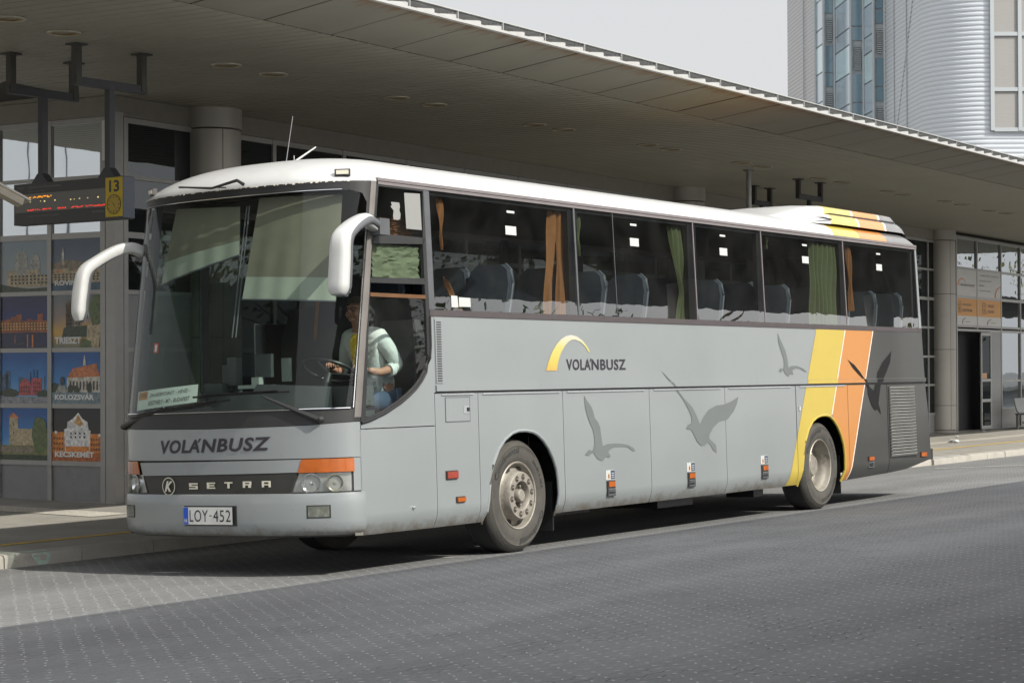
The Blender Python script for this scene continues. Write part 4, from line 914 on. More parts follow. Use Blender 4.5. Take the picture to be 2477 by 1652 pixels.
B3 = [(8.249, 2.09), (8.303, 2.027), (8.441, 1.886), (8.484, 1.8), (8.509, 1.693), (8.595, 1.712), (8.747, 1.712), (8.898, 1.685), (9.016, 1.642), (8.964, 1.639), (8.829, 1.678), (8.694, 1.683), (8.607, 1.657), (8.637, 1.614), (8.586, 1.609), (8.553, 1.615), (8.501, 1.591), (8.42, 1.615), (8.364, 1.665), (8.306, 1.64), (8.247, 1.649), (8.293, 1.687), (8.365, 1.672), (8.395, 1.722), (8.384, 1.8), (8.31, 1.899), (8.26, 1.984)]
B4 = [(10.21, 1.789), (10.42, 1.721), (10.584, 1.636), (10.749, 1.528), (10.897, 1.434), (11.004, 1.397), (11.102, 1.525), (11.131, 1.619), (11.303, 1.751), (11.493, 1.838), (11.621, 1.902), (11.567, 1.759), (11.434, 1.633), (11.238, 1.478), (11.188, 1.369), (11.136, 1.229), (11.172, 1.182), (11.212, 1.095), (11.11, 1.159), (11.01, 1.15), (10.917, 1.217), (10.812, 1.358), (10.817, 1.419), (10.71, 1.528), (10.524, 1.606), (10.359, 1.683)]
def clip_z(poly, zmin=None, zmax=None):
    out = []
    for i in range(len(poly)):
        a, b = poly[i], poly[(i+1) % len(poly)]
        ins = lambda p: (zmin is None or p[1] >= zmin) and (zmax is None or p[1] <= zmax)
        if ins(a): out.append(a)
        lim = zmin if zmin is not None else zmax
        if ins(a) != ins(b): t = (lim-a[1])/(b[1]-a[1]); out.append((a[0]+t*(b[0]-a[0]), lim))
    return out
for B, m in ((B1, M_BIRD), (B2, M_BIRD), (B3, M_BIRD), (B4, M_BIRDDK)):
    g = G()
    lo, hi = clip_z(B, zmax=1.474), clip_z(B, zmin=1.55)
    if B is B4:   # the outline crosses the rail twice, so split it by wing
        g.sheet([p for p in lo], SF(.0055))
        g.sheet(clip_z(B[:4]+B[22:], zmin=1.55), SF(.0055)); g.sheet(clip_z(B[6:14], zmin=1.55), SF(.0055))
        g.sheet([(10.73, 1.50), (10.79, 1.50), (10.74, 1.546), (10.66, 1.546)], SF(.018)); g.sheet([(11.09, 1.50), (11.265, 1.50), (11.33, 1.546), (11.11, 1.546)], SF(.018))
    else:
        if len(lo) > 2: g.sheet(lo, SF(.0042))
        if len(hi) > 2: g.sheet(hi, SF(.0042))
        if B is B2: g.sheet([(5.69, 1.50), (5.72, 1.50), (5.655, 1.546), (5.60, 1.546)], SF(.018))
    g.build('bird_emblem', m, coach, smooth=0)
ARC = [(3.149, 1.672), (3.195, 1.752), (3.267, 1.848), (3.356, 1.923), (3.443, 1.973), (3.53, 2.002), (3.634, 2.015), (3.738, 2.001), (3.84, 1.963), (3.925, 1.905), (3.975, 1.856), (3.948, 1.851), (3.89, 1.905), (3.805, 1.949), (3.718, 1.968), (3.64, 1.968), (3.57, 1.947), (3.508, 1.911), (3.436, 1.849), (3.381, 1.77), (3.341, 1.671)]
M_ARC = grad_print('arc film', [(.50, .27, .08), (.50, .40, .08), (.50, .46, .14), (.50, .50, .44)], 1.62, 2.06, .2)
side('arc_emblem', ARC, M_ARC, .004, depth=None)
g = G(); put_text(g, 'VOLA', SF(.004), 3.525, 3.983, 1.676, 1.783, bold=.022, space=1.1); put_text(g, 'NBUSZ', SF(.004), 4.003, 4.68, 1.676, 1.783, bold=.022, space=1.1); g.face([SF(.004)(3.966, 1.757), SF(.004)(3.982, 1.757), SF(.004)(4.004, 1.789), SF(.004)(3.984, 1.789)]); g.build('fleet_name', M_LETTER, coach, smooth=0)
# --- fittings on the flank
def plate(name, x0, x1, z0, z1, m, off=.006, parent=coach, bev=.004):
    g = G(); yy = ys((z0+z1)/2); g.box(x0, x1, yy-off, yy+.004, z0, z1); g.bevel(bev, 1); return g.build(name, m, parent)
fl = plate('fuel_flap', 1.458, 1.838, 1.232, 1.439, M_SILVER, .004)
g = G()
for q in ((1.455, 1.462, 1.23, 1.44), (1.835, 1.842, 1.23, 1.44), (1.455, 1.842, 1.438, 1.444), (1.455, 1.842, 1.227, 1.233)): g.box(q[0], q[1], -.0045, 0, q[2], q[3])
g.build('flap_gap', M_GREYFR, fl, smooth=0)
lt = plate('lock_plate', 1.735, 1.825, 1.298, 1.366, M_CHROME, .008, fl); plate('lock_button', 1.79, 1.822, 1.315, 1.35, M_BLACK, .012, fl)
def marker(x0, x1, z0, z1, m):
    b = plate('side_marker', x0-.008, x1+.008, z0-.008, z1+.008, M_BLACKPL, .008); plate('lens', x0, x1, z0, z1, m, .022, b, .006)
marker(1.44, 1.605, .735, .795, M_REDL); marker(1.59, 1.712, .525, .562, M_AMBER)
M_NAVY = mat('navy sticker', (.035, .05, .085), .5); M_OGLOW = mat('orange pictogram', (.72, .33, .07), .5); M_STGREY = mat('sticker print', (.35, .38, .42), .5)
for x0, x1, zt in ((4.214, 4.388, .687), (5.919, 6.096, .693), (7.694, 7.875, .700)):
    xm = (x0+x1)/2
    s = plate('safety_sticker', x0, x1, zt-.094, zt, M_STICK, .0045, bev=.002)
    g = G(); g.box(xm+.004, x1-.004, -.0062, -.004, zt-.088, zt-.004); g.build('navy_half', M_NAVY, s, smooth=0)
    g = G(); g.sheet([(x0+.03, zt-.08), (x0+.05, zt-.03), (xm-.02, zt-.03), (xm-.012, zt-.08)], SF(.0062)); g.build('pictogram', M_OGLOW, s, smooth=0)
    g = G(); g.box(x0+.045, x0+.06, -.0075, -.006, zt-.078, zt-.04)
    g.build('figure', M_BIRDDK, s, smooth=0); g = G()
    for k in range(3): g.box(xm+.018, x1-.02, -.0075, -.006, zt-.075+k*.02, zt-.066+k*.02)
    g.build('print_lines', M_STGREY, s, smooth=0)
    a, b, t = x0+.01, x1-.005, zt-.104
    h = plate('hatch_handle', a, b, t-.152, t, M_BLACKPL, .012)
    plate('reflector', a+.022, b-.016, t-.06, t-.008, M_AMBER, .02, h); plate('handle_bar', a+.015, b-.01, t-.088, t-.076, M_CHROME, .017, h, .003)
    plate('handle_cup', a+.02, b-.014, t-.145, t-.094, M_GREYFR, .016, h); plate('handle_grip', a+.03, b-.03, t-.125, t-.105, M_BLACK, .022, h)
h = plate('hatch_handle', 10.745, 10.918, .437, .512, M_CHROME, .012); plate('handle_cup', 10.775, 10.89, .45, .497, M_BLACK, .016, h); marker(10.755, 10.915, .527, .573, M_AMBER)
marker(12.50, 12.69, .512, .566, M_AMBER)
plate('side_repeater', 8.755, 8.79, 1.19, 1.235, M_STICK, .012)
g = G(); g.lathe([(.001, -.02), (.013, -.014), (.015, 0)], (.93, -.002, .515), 'y', 14); g.build('key_lock', M_CHROME, coach)
M_VENT = mat('pale vent slats', (.30, .33, .33), .45, .2, var=.1)
v = plate('side_vent', 1.326, 1.432, 1.57, 2.124, M_SILVER, .008)
g = G(); n = 25
for k in range(n): g.box(1.343, 1.415, -.0095, -.0075, 1.585+k*.0212, 1.595+k*.0212)
g.build('vent_slots', M_BLACK, v, smooth=0)
eg = side('engine_grille', [(11.478, .53), (12.365, .512), (12.335, 1.435), (11.478, 1.44)], M_BLACK, .004)
g = G(); n = 23
for k in range(n):
    z = .55+k*.0392; x1 = 12.35-(z-.51)*.025
    g.prism([(z, -.006), (z+.024, -.024), (z+.027, -.021), (z+.006, .0)], lambda a, b: (11.495, b, a), (x1-11.495, 0, 0))
g.build('grille_slats', mat('dusty grille slats', (.36, .37, .35), .5, .2, var=.12), eg, smooth=0)

# --- right flank (towards the kerb)
def mirror_r(name, poly, m): g = G(); g.sheet(poly, SR(0), ((), ZC+[2.15]), (0, -.02, 0)); return g.build(name, m, coach)
mirror_r('right_side_panel', [(.222, .32), (2.05, .32)]+A1[1:-1]+[(3.33, .32), (8.77, .32)]+A2[1:-1]+[(10.04, .31), (11.43, .34), (12.89, .47), (12.755, 1.49), (12.69, 2.2), (1.9, 2.2), (1.9, 1.3), (.222, 1.3)], M_SILVER)
mirror_r('entrance_glass', [(.30, 1.32), (1.1, 1.32), (1.1, 3.1), (.56, 3.1)], G_ENTR)
g = G(); g.sheet([(1.1, 1.3), (1.2, 1.3), (1.2, 3.25), (1.1, 3.25)], SR(0), depth=(0, -.03, 0)); g.sheet([(.21, 1.3), (.30, 1.3), (.60, 3.25), (.53, 3.25)], SR(0), depth=(0, -.03, 0)); g.build('entrance_frame', M_GREYFR, coach, smooth=0)
g = G(); g.sheet([(1.2, 1.3), (1.9, 1.3), (1.9, 2.2), (12.69, 2.2), (12.67, 3.3), (.55, 3.3), (.55, 3.24), (1.2, 3.24)] if False else [(.55, 3.2), (12.68, 3.2), (12.66, 3.31), (.55, 3.31)], SR(.005), depth=(0, -.03, 0)); g.build('right_drip_rail', M_GUT, coach, smooth=0)
for a, b in ((1.22, 3.79), (3.83, 6.27), (6.31, 7.93), (7.97, 10.24), (10.28, 12.6)): mirror_r('side_window', [(a, 2.21 if a > 1.3 else 1.32), (b, 2.21), (b, 3.2), (a, 3.2)] if a > 1.3 else [(1.22, 1.32), (1.88, 1.32), (1.88, 2.21), (b, 2.21), (b, 3.2), (a, 3.2)], G_RIGHT)
g = G()
for x in (3.81, 6.29, 7.95, 10.26, 12.64): g.box(x-.05, x+.05, 2.42, 2.485, 2.2, 3.22)
g.build('window_pillars', M_BLACK, coach, smooth=0)

# --- side windows, left
panes = [(1.342, 3.783), (3.807, 6.272), (6.288, 7.936), (7.952, 10.243), (10.259, 12.612)]
stk = [(2.65, 3.144, 2.64, 2.97), (4.972, 3.155, 4.977, 2.976), (6.977, 3.147, 6.979, 2.969), (9.124, 3.146, 9.126, 2.97), (11.362, 3.14, 11.369, 2.967)]
for (a, b), s in zip(panes, stk):
    p = side('side_window', [(a, 2.209), (b, 2.209), (b, 3.252), (a, 3.252)], G_SIDE, .0, depth=None)
    def stick(pl): g = G(); g.sheet(pl, SF(.0035)); g.build('window_sticker', M_STICK, p, smooth=0)
    stick([(s[0]-.066, s[1]-.012), (s[0]+.066, s[1]-.012), (s[0]+.066, s[1]+.010), (s[0]-.066, s[1]+.010)])
    stick([(s[2]-.092, s[3]-.041), (s[2]+.092, s[3]-.041), (s[2]+.092, s[3]+.041), (s[2]-.092, s[3]+.041)])
    if a < 2: stick([(1.60, 2.236), (1.705, 2.237), (1.70, 2.338), (1.60, 2.34)]); stick([(1.72, 2.243), (1.905, 2.245), (1.905, 2.325), (1.72, 2.328)])
M_LINE = mat('window divider metal', (.42, .36, .37), .35, .6)
for x, hw, m in ((3.795, .014, M_GREYFR), (6.28, .006, M_LINE), (7.944, .006, M_LINE), (10.251, .006, M_LINE)):
    side('window_divider', [(x-hw, 2.205), (x+hw, 2.205), (x+hw, 3.255), (x-hw, 3.255)], m, .005, depth=.01)
side('window_divider', [(4.548, 2.21), (4.556, 2.21), (4.556, 3.252), (4.548, 3.252)], M_GREYFR, .003, depth=.006)
g = G()
for x, hw in ((3.795, .09), (6.28, .10), (7.944, .08), (10.251, .08), (12.66, .06)): g.box(x-hw, x+hw, .045, .10, 2.2, 3.26)
g.box(1.3, 12.6, .05, .09, 3.215, 3.26); g.build('inner_pillars', M_BLACK, coach, smooth=0)
side('rear_pillar', [(12.612, 2.2), (12.69, 2.2), (12.668, 3.252), (12.612, 3.252)], M_SILVER, .003)

# --- driver's side window
def bar(poly, m, off=.006): g.sheet(poly, SF(off), ((), (2.15,)), (0, .03, 0))
LX = lambda z: .214+rake(z)+.012*(z > 2.5)
g = G()
bar([(LX(1.25), 1.25), (.281, 1.27), (.371, 2.164), (.416, 2.44), (.457, 2.739), (.512, 2.84), (.597, 3.252), (LX(3.25), 3.252), (LX(2.6), 2.6), (LX(2.0), 2.0)], 0)
bar([(.598, 3.236), (1.25, 3.236), (1.25, 3.252), (.598, 3.252)], 0)
bar([(.46, 2.745), (1.21, 2.775), (1.247, 2.83), (.505, 2.835)], 0)
bar([(.41, 2.415), (1.20, 2.425), (1.195, 2.478), (.418, 2.458)], 0)
bar([(1.20, 1.82), (1.25, 1.79), (1.252, 2.15), (1.252, 3.24), (1.243, 3.24), (1.203, 2.775), (1.198, 2.3)], 0)
g.build('door_window_frame', M_BLACKPL, coach)
g = G(); bar([(1.253, 2.21), (1.338, 2.21), (1.338, 3.252), (1.253, 3.252)], 0, .004); g.build('front_pillar_cover', M_GREYFR, coach, smooth=0)
g = G(); g.tube([(x, -.004, z) for x, z in WCURVE], .014, 8); g.tube([(x-.016+.004*(x < .6), .004, z+.014) for x, z in WCURVE[1:]], .012, 8); g.build('door_window_gasket', M_BLACK, coach)
W1 = [(.60, 3.236), (.514, 2.836), (1.243, 2.83), (1.243, 3.236)]
q = side('quarter_window', W1, G_SIDE, 0, depth=None)
g = G(); o = SF(.0035)
g.sheet([(.970, 2.896), (1.20, 2.897), (1.20, 3.213), (.964, 3.205)], o); M_GPAP = mat('grey paper', (.22, .225, .22), .7); g.build('window_sticker', M_GPAP, q, smooth=0); g = G()
g.sheet([(.765, 3.114), (.885, 3.115), (.893, 3.08), (.881, 3.05), (.897, 3.02), (.887, 2.975), (.86, 2.965), (.79, 2.965), (.785, 3.0), (.797, 3.04), (.755, 3.075), (.775, 3.085)], o); g.build('window_sticker', M_GPAP, q, smooth=0)
side('sliding_pane', [(.457, 2.742), (.418, 2.46), (1.195, 2.478), (1.205, 2.772)], G_DOOR, -.002, depth=None)
WL = [(.365, 2.164), (.281, 1.278), (.349, 1.283), (.566, 1.341), (.788, 1.425), (.91, 1.482), (1.016, 1.54), (1.09, 1.605), (1.16, 1.675), (1.20, 1.79), (1.205, 2.32), (.395, 2.33)]
side('lowered_pane', WL, G_DOOR, -.006, depth=None)
g = G(); g.box(.40, 1.205, -.002, .012, 2.30, 2.332); g.build('pane_rail', mat('rusty pane rail', (.12, .055, .02), .6, var=.2), coach, smooth=0)
M_KHAKI = mat('khaki cab blind', (.125, .135, .08), .8, var=.16, vscale=7)
def crinkle(x0, x1, z0, z1, y, m, name, amp=.012):
    random.seed(int(x0*100)); g = G(); N = 18; V = [[random.uniform(-amp, amp) for _ in range(N+1)] for _ in range(N+1)]
    g.grid(lambda u, v: (x0+(x1-x0)*u, y+V[int(u*N+.5)][int(v*N+.5)], z0+(z1-z0)*v), N, N); return g.build(name, m, coach)
crinkle(.50, 1.185, 2.47, 2.75, .05, M_KHAKI, 'cab_blind')
crinkle(.70, 1.2, 2.84, 2.99, .12, M_CURTO, 'bunched_curtain', .03)

# --- nose
front('nose_panel', [(0, .975), (2.5, .975), (2.5, 1.262), (2.2, 1.243), (1.25, 1.232), (.3, 1.243), (0, 1.262)], M_SILVER)
front('wiper_cowl', [(0, 1.266), (.3, 1.247), (1.25, 1.236), (2.2, 1.247), (2.5, 1.266), (2.5, 1.372), (0, 1.372)], M_BLACKPL, .003)
front('front_backing', [(.0, .33), (2.5, .33), (2.5, 1.3), (0, 1.3)], M_BLACK, -.03)
front('grille_strip', [(.373, .862), (2.066, .845), (2.108, .957), (.36, .967)], M_SILVER, .006)
gp = front('grille_panel', [(.447, .69), (1.966, .668), (2.05, .838), (.392, .856)], M_GRID, .002)
front('corner_post', [(0, .33), (.018, .33), (.018, .97), (0, .97)], M_SILVER, 0); front('corner_post', [(2.482, .33), (2.5, .33), (2.5, .97), (2.482, .97)], M_SILVER, 0)
bump = G(); pr = [(.0, .690), (.018, .686), (.024, .66), (.026, .60), (.026, .46), (.018, .39), (0, .355), (-.05, .332), (-.2, .330)]
def bpt(u, v):
    y = 1.25-1.25*math.cos(math.pi*u); k = v*(len(pr)-1); i = min(int(k), len(pr)-2); t = k-i
    off = pr[i][0]*(1-t)+pr[i+1][0]*t; z = pr[i][1]*(1-t)+pr[i+1][1]*t
    return FF(off)(y, z)
bump.grid(bpt, 72, len(pr)-1)
for yy, sg in ((0, 1), (2.5, -1)): bump.grid(lambda u, v: (.2+.03*u, yy-sg*(pr[round(v*(len(pr)-1))][0]-.001), pr[round(v*(len(pr)-1))][1]), 1, len(pr)-1)
bump.build('bumper', M_SILVER, coach, smooth=60)
g = G(); g.sheet([(.0, .69), (2.5, .69), (2.5, .70), (0, .70)], FF(.001), (YC, ())); g.build('bumper_gap', M_BLACK, coach, smooth=0)
for s in (0, 1):
    Y = (lambda y: y) if s == 0 else (lambda y: 2.5-y)
    flip = (lambda p: p) if s == 0 else (lambda p: p[::-1])
    hb = front('headlight', flip([(Y(.02), .688), (Y(.452), .688), (Y(.388), .852), (Y(.02), .852)]), mat('lamp chrome', (.42, .43, .42), .3, .6, var=.25, vscale=9), -.022)
    for yy, rr in ((.285, .078), (.118, .066)):
        c = Vector(FF(-.004)(Y(yy), .768)); ax = (Vector(FF(1)(Y(yy), .768))-Vector(FF(0)(Y(yy), .768))).normalized()
        g = G(); g.lathe([(.002, -.05), (rr*.35, -.044), (rr*.7, -.03), (rr*.92, -.010), (rr, .004), (rr+.006, .004), (rr+.006, -.05)], (0, 0, 0), 'z', 28); g.lathe([(.001, -.012), (.016, -.014), (.018, -.05)], (0, 0, 0), 'z', 12)
        bmesh.ops.transform(g.bm, matrix=Matrix.Translation(c) @ ax.to_track_quat('Z', 'Y').to_matrix().to_4x4(), verts=g.bm.verts[:])
        g.build('lamp_bowl', M_CHROME if yy > .2 else mat('aged reflector', (.34, .335, .27), .35, .6, var=.3, vscale=20), hb)
    front('lamp_glass', flip([(Y(.022), .694), (Y(.446), .694), (Y(.392), .847), (Y(.022), .847)]), G_LENS, .02, hb, depth=None)
    front('turn_signal', flip([(Y(.02), .858), (Y(.386), .858), (Y(.354), .968), (Y(.02), .968)]), M_AMBER, .012)
    ff_ = front('fog_lamp', flip([(Y(.150), .486), (Y(.318), .486), (Y(.318), .592), (Y(.150), .592)]), M_BLACKPL, .0285)
    front('fog_lens', flip([(Y(.160), .496), (Y(.308), .496), (Y(.308), .582), (Y(.160), .582)]), mat('dusty fog lens', (.13, .14, .12), .25, var=.3, vscale=20, coat=.6), .031, ff_)
FT = lambda k: (lambda a, b: FF(k)(a, b))
g = G(); NF = lambda a, b: FF(.005)(a, b+(1.80-a)*.013)
put_text(g, 'VOLA', NF, 1.805, 1.348, 1.032, 1.146, bold=.03, shear=.2, space=1.1); put_text(g, 'NBUSZ', NF, 1.332, .612, 1.032, 1.146, bold=.03, shear=.2, space=1.1); g.face([NF(1.368, 1.118), NF(1.353, 1.118), NF(1.326, 1.152), NF(1.346, 1.152)]); g.build('fleet_name', M_LETTER, coach, smooth=0)
# grille badge: a ringed italic K and five wide block letters
g = G(); yc, zc = 1.706, .757
for k in range(40):
    t0, t1 = 2*math.pi*k/40, 2*math.pi*(k+1)/40; P = lambda t, r: FF(.016)(yc-math.cos(t)*r*1.02, zc+math.sin(t)*r)
    g.face([P(t0, .077), P(t1, .077), P(t1, .069), P(t0, .069)])
put_text(g, 'K', FT(.016), yc+.05, yc-.052, zc-.045, zc+.045, bold=.05, shear=.35)
g.build('badge', M_CREAM, gp, smooth=0)
BL = {'S': [(0, 1, .78, 1), (0, .28, .4, .9), (0, 1, .4, .6), (.72, 1, .1, .5), (0, 1, 0, .22)], 'E': [(0, .3, 0, 1), (0, 1, .78, 1), (0, .9, .4, .6), (0, 1, 0, .22)], 'T': [(0, 1, .78, 1), (.35, .65, 0, .9)],
      'R': [(0, .28, 0, 1), (0, 1, .78, 1), (.74, 1, .45, .9), (0, 1, .38, .58), (.62, .95, 0, .4)], 'A': [(0, .26, 0, .9), (0, 1, .8, 1), (.74, 1, 0, .9), (0, 1, .32, .5)]}
g = G()
for ch, a0, a1, zb in (('S', 1.466, 1.368, .733), ('E', 1.269, 1.177, .737), ('T', 1.078, .992, .740), ('R', .888, .801, .744), ('A', .702, .618, .746)):
    for q in BL[ch]:
        A = lambda t: a0+(a1-a0)*t; B = lambda t: zb+.052*t
        g.face([FF(.013)(A(q[0]), B(q[2])), FF(.013)(A(q[1]), B(q[2])), FF(.013)(A(q[1]), B(q[3])), FF(.013)(A(q[0]), B(q[3]))])
g.build('maker_letters', M_CREAM, gp, smooth=0)
lp = front('plate_holder', [(.945, .428), (1.512, .428), (1.512, .595), (.945, .595)], M_BLACKPL, .032)
def FP(k): return lambda a, b: (xf(1.235, .5)-k, a, b)
g = G(); g.face([FP(.05)(.968, .440), FP(.05)(1.502, .440), FP(.05)(1.502, .585), FP(.05)(.968, .585)]); g.build('number_plate', mat('plate white', (.62, .63, .62), .4, var=.05), lp, smooth=0)
g = G(); g.face([FP(.0515)(1.448, .442), FP(.0515)(1.50, .442), FP(.0515)(1.50, .583), FP(.0515)(1.448, .583)]); g.build('plate_band', mat('plate blue', (.01, .08, .5), .4), lp, smooth=0)
g = G(); put_text(g, 'H', FP(.053), 1.489, 1.46, .455, .49, bold=.03); g.build('plate_country', M_STICK, lp, smooth=0)
g = G(); put_text(g, 'LOY', FP(.053), 1.432, 1.232, .463, .562, bold=.0, space=1.1); put_text(g, '-', FP(.053), 1.215, 1.19, .51, .518, bold=.0); put_text(g, '452', FP(.053), 1.173, .985, .463, .562, bold=.0, space=1.1); g.build('plate_number', M_LETTER, lp, smooth=0)
# --- windscreen
def rr_poly(y0, y1, z0, z1, r, n=6):
    p = [(y0, z0), (y1, z0)]
    for c, a in (((y1-r, z1-r), 0), ((y0+r, z1-r), 90)): p += [(c[0]+r*math.cos(R(a+90*k/n)), c[1]+r*math.sin(R(a+90*k/n))) for k in range(n+1)]
    return p
ZW = [1.6, 1.9, 2.2, 2.5, 2.8, 3.0, 3.1]
g = G(); g.sheet(rr_poly(.020, 2.48, 1.375, 3.20, .11), FF(.0), (YC, ZW)); g.build('windscreen', G_FRONT, coach, smooth=60)
g = G()
g.sheet([(.010, 1.372), (.022, 1.372), (.022, 3.09), (.045, 3.165), (.12, 3.195), (.12, 3.27), (.010, 3.27)], FF(.004), (YC, ZW)); g.sheet([(2.49, 1.372), (2.478, 1.372), (2.478, 3.09), (2.455, 3.165), (2.38, 3.195), (2.38, 3.27), (2.49, 3.27)], FF(.004), (YC, ZW))
g.sheet([(.12, 3.192), (2.38, 3.192), (2.38, 3.27), (.12, 3.27)], FF(.004), (YC, ZW)); g.build('windscreen_gasket', M_BLACK, coach, smooth=60)
M_PILL = mat('weathered pillar', (.16, .15, .143), .55, .15, var=.1, dirt=((.27, .25, .22), .25, 9))
for s, y0, y1 in ((SF, 0, .011), (SR, 2.489, 2.5)):
    g = G(); g.sheet([(y0, 1.30), (y1, 1.30), (y1, 3.27), (y0, 3.27)], FF(.006), ([y0+.003, y0+.006, y0+.009], ZW))
    g.sheet([(.200, 1.30), (.224, 1.30), (.224+rake(3.27), 3.27), (.200+rake(3.27), 3.27)], s(.004), ((), ZW)); g.build('windscreen_pillar', M_PILL, coach, smooth=60)
g = G(); n = 40
g.tube([FF(.012)(.03+2.44*k/n, 1.377) for k in range(n+1)], .006, 6); g.tube([FF(.012)(.019, 1.38+1.60*k/n) for k in range(n+1)], .006, 6)
g.tube([FF(.010)(.17+2.16*k/n, 3.198) for k in range(n+1)], .004, 6); g.build('gasket_bright_strip', M_CHROME, coach)
random.seed(3); g = G(); n = 90   # flaking sealant under the roof edge
for k in range(n):
    y = .12+2.26*k/n
    if random.random() < .75:
        h = random.uniform(.004, .016); w_ = 2.26/n*random.uniform(.6, 1.3); g.face([FF(.014)(y, 3.272), FF(.014)(y+w_, 3.272), FF(.014)(y+w_*.9, 3.272-h), FF(.014)(y+.003, 3.272-h*random.uniform(.3, 1))])
g.build('flaking_sealant', mat('flaking sealant', (.55, .52, .45), .8, var=.2, vscale=30), coach, smooth=0)
def wiper(name, piv, mid, b0, b1, lift=.05):
    P = [Vector(FF(.03)(*piv)), Vector(FF(lift)(*mid))]
    g = G(); g.lathe([(.001, -.03), (.022, -.025), (.026, 0), (.03, .02)], P[0], 'x', 14)
    g.tube([P[0]+Vector((-.015, 0, 0)), P[0].lerp(P[1], .35)+Vector((-.02, 0, 0)), P[1]], [.026, .020, .009], 8); o = g.build('wiper_arm', M_BLACKPL, coach)
    B = [Vector(FF(.018)(b0[0]+(b1[0]-b0[0])*k/10, b0[1]+(b1[1]-b0[1])*k/10)) for k in range(11)]
    g = G(); g.tube(B, .010, 6); g.tube([b+Vector((-.014, 0, .012)) for b in B[1:-1]], .006, 6); g.build('wiper_blade', M_BLACK, o)
wiper('driver', (.207, 1.290), (.69, 1.50), (1.42, 1.505), (.455, 1.528))
wiper('kerb', (2.40, 1.27), (1.75, 1.43), (2.25, 1.345), (1.02, 1.472), .03)
g = G(); P = [Vector(FF(.03)(1.05, 3.295)), Vector(FF(.035)(1.12, 3.335)), Vector(FF(.03)(1.40, 3.29)), Vector(FF(.03)(1.80, 3.335))]
g.tube(P, [.016, .014, .011, .007], 8); g.tube([Vector(FF(.02)(1.25+.055*k, 3.285+.0045*k)) for k in range(11)], .006, 6); g.build('upper_wiper', M_BLACKPL, coach)

# --- roof
def Hroof(y): e = max(0.0, min(y-.03, 2.47-y)); return 3.285+.285*max(0.0, 1-(1-e/1.22)**3)**.5
def roof_pt(x, y):
    x0 = xf(y, 3.27)+.004; s = max(0.0, x-x0); S = (1-max(0.0, 1-s/.95)**2.2)**.6
    s2 = max(0.0, 12.70-x); S *= (1-max(0.0, 1-s2/.28)**2.0)**.5
    return 3.272+(Hroof(y)-3.272)*S
def stripe_mat(name, edges, z0=3.35):
    """white, then yellow, orange and grey painted bands along the coach (paint scheme by length)"""
    m = mat(name, (.80, .81, .80), .3, 0, coat=.3); t = m.node_tree; p = t.nodes['Principled BSDF']; N = t.nodes.new; L = t.links.new
    tc = N('ShaderNodeTexCoord'); sp = N('ShaderNodeSeparateXYZ'); L(tc.outputs['Object'], sp.inputs[0])
    dv = N('ShaderNodeMath'); dv.operation = 'DIVIDE'; dv.inputs[1].default_value = 14; zz = N('ShaderNodeMath'); zz.operation = 'MULTIPLY_ADD'; zz.inputs[1].default_value = -.5; zz.inputs[2].default_value = .5*z0; L(sp.outputs[2], zz.inputs[0]); xz = N('ShaderNodeMath'); L(sp.outputs[0], xz.inputs[0]); L(zz.outputs[0], xz.inputs[1]); L(xz.outputs[0], dv.inputs[0])
    r = N('ShaderNodeValToRGB'); r.color_ramp.interpolation = 'CONSTANT'; e = r.color_ramp.elements
    cols = [(0, (.50, .51, .51)), (edges[0]-.02, (.75, .62, .56)), (edges[0]+.02, (.50, .40, .075)), (edges[1]-.02, (.75, .62, .56)), (edges[1]+.02, (.50, .21, .05)), (edges[2]-.02, (.75, .62, .56)), (edges[2]+.02, (.13, .13, .13))]
    for i, (x, c) in enumerate(cols):
        q = e[i] if i < 2 else e.new(x/14); q.position = x/14; q.color = (*c, 1)
    L(dv.outputs[0], r.inputs[0])
    n = N('ShaderNodeTexNoise'); n.inputs['Scale'].default_value = 2.5; n.inputs['Detail'].default_value = 8; L(tc.outputs['Object'], n.inputs[0])
    rr = N('ShaderNodeValToRGB'); rr.color_ramp.elements[0].position = .56; rr.color_ramp.elements[1].position = .75; L(n.outputs['Fac'], rr.inputs[0])
    mr = N('ShaderNodeMath'); mr.operation = 'MULTIPLY'; mr.inputs[1].default_value = .28; L(rr.outputs[0], mr.inputs[0])
    x = N('ShaderNodeMix'); x.data_type = 'RGBA'; L(mr.outputs[0], x.inputs[0]); L(r.outputs[0], x.inputs[6]); x.inputs[7].default_value = (.36, .345, .31, 1); L(x.outputs[2], p.inputs['Base Color']); return m
M_ROOF = stripe_mat('roof paint', (9.95, 10.80, 11.68)); M_AC = stripe_mat('roof unit paint', (10.08, 10.92, 11.80))
g = G()
def rp(u, v):
    y = 1.25-1.22*math.cos(math.pi*u); x0 = xf(y, 3.27)+.004; L = 12.70-x0
    d = 1.2*(v/.3)**2 if v < .3 else (1.2+(L-1.5)*(v-.3)/.45 if v < .75 else L-.3*(1-(v-.75)/.25)**2)
    return (x0+d, y, roof_pt(x0+d, y))
g.grid(rp, 44, 60); g.build('roof', M_ROOF, coach, smooth=60)
CS = [(.13, 3.47), (.165, 3.555), (.20, 3.588), (.255, 3.598), (.262, 3.65), (.29, 3.692), (.36, 3.715), (.7, 3.742), (1.25, 3.752)]
CS = CS+[(2.5-y, z) for y, z in CS[-2::-1]]
def ac(u, v):
    x = 8.7+3.93*u; y, z = CS[round(v*(len(CS)-1))]; s = min(1.0, max(0.0, (x-8.75)/1.65)); s = s*s*(3-2*s)
    if x > 12.42: s *= math.sqrt(max(0, 1-((x-12.42)/.212)**2))
    yy = 1.25+(y-1.25)*(.80+.20*min(1, (x-8.7)/1.5)); b = roof_pt(x, yy)
    return (x, yy, b-.012+(z-b+.012)*s)
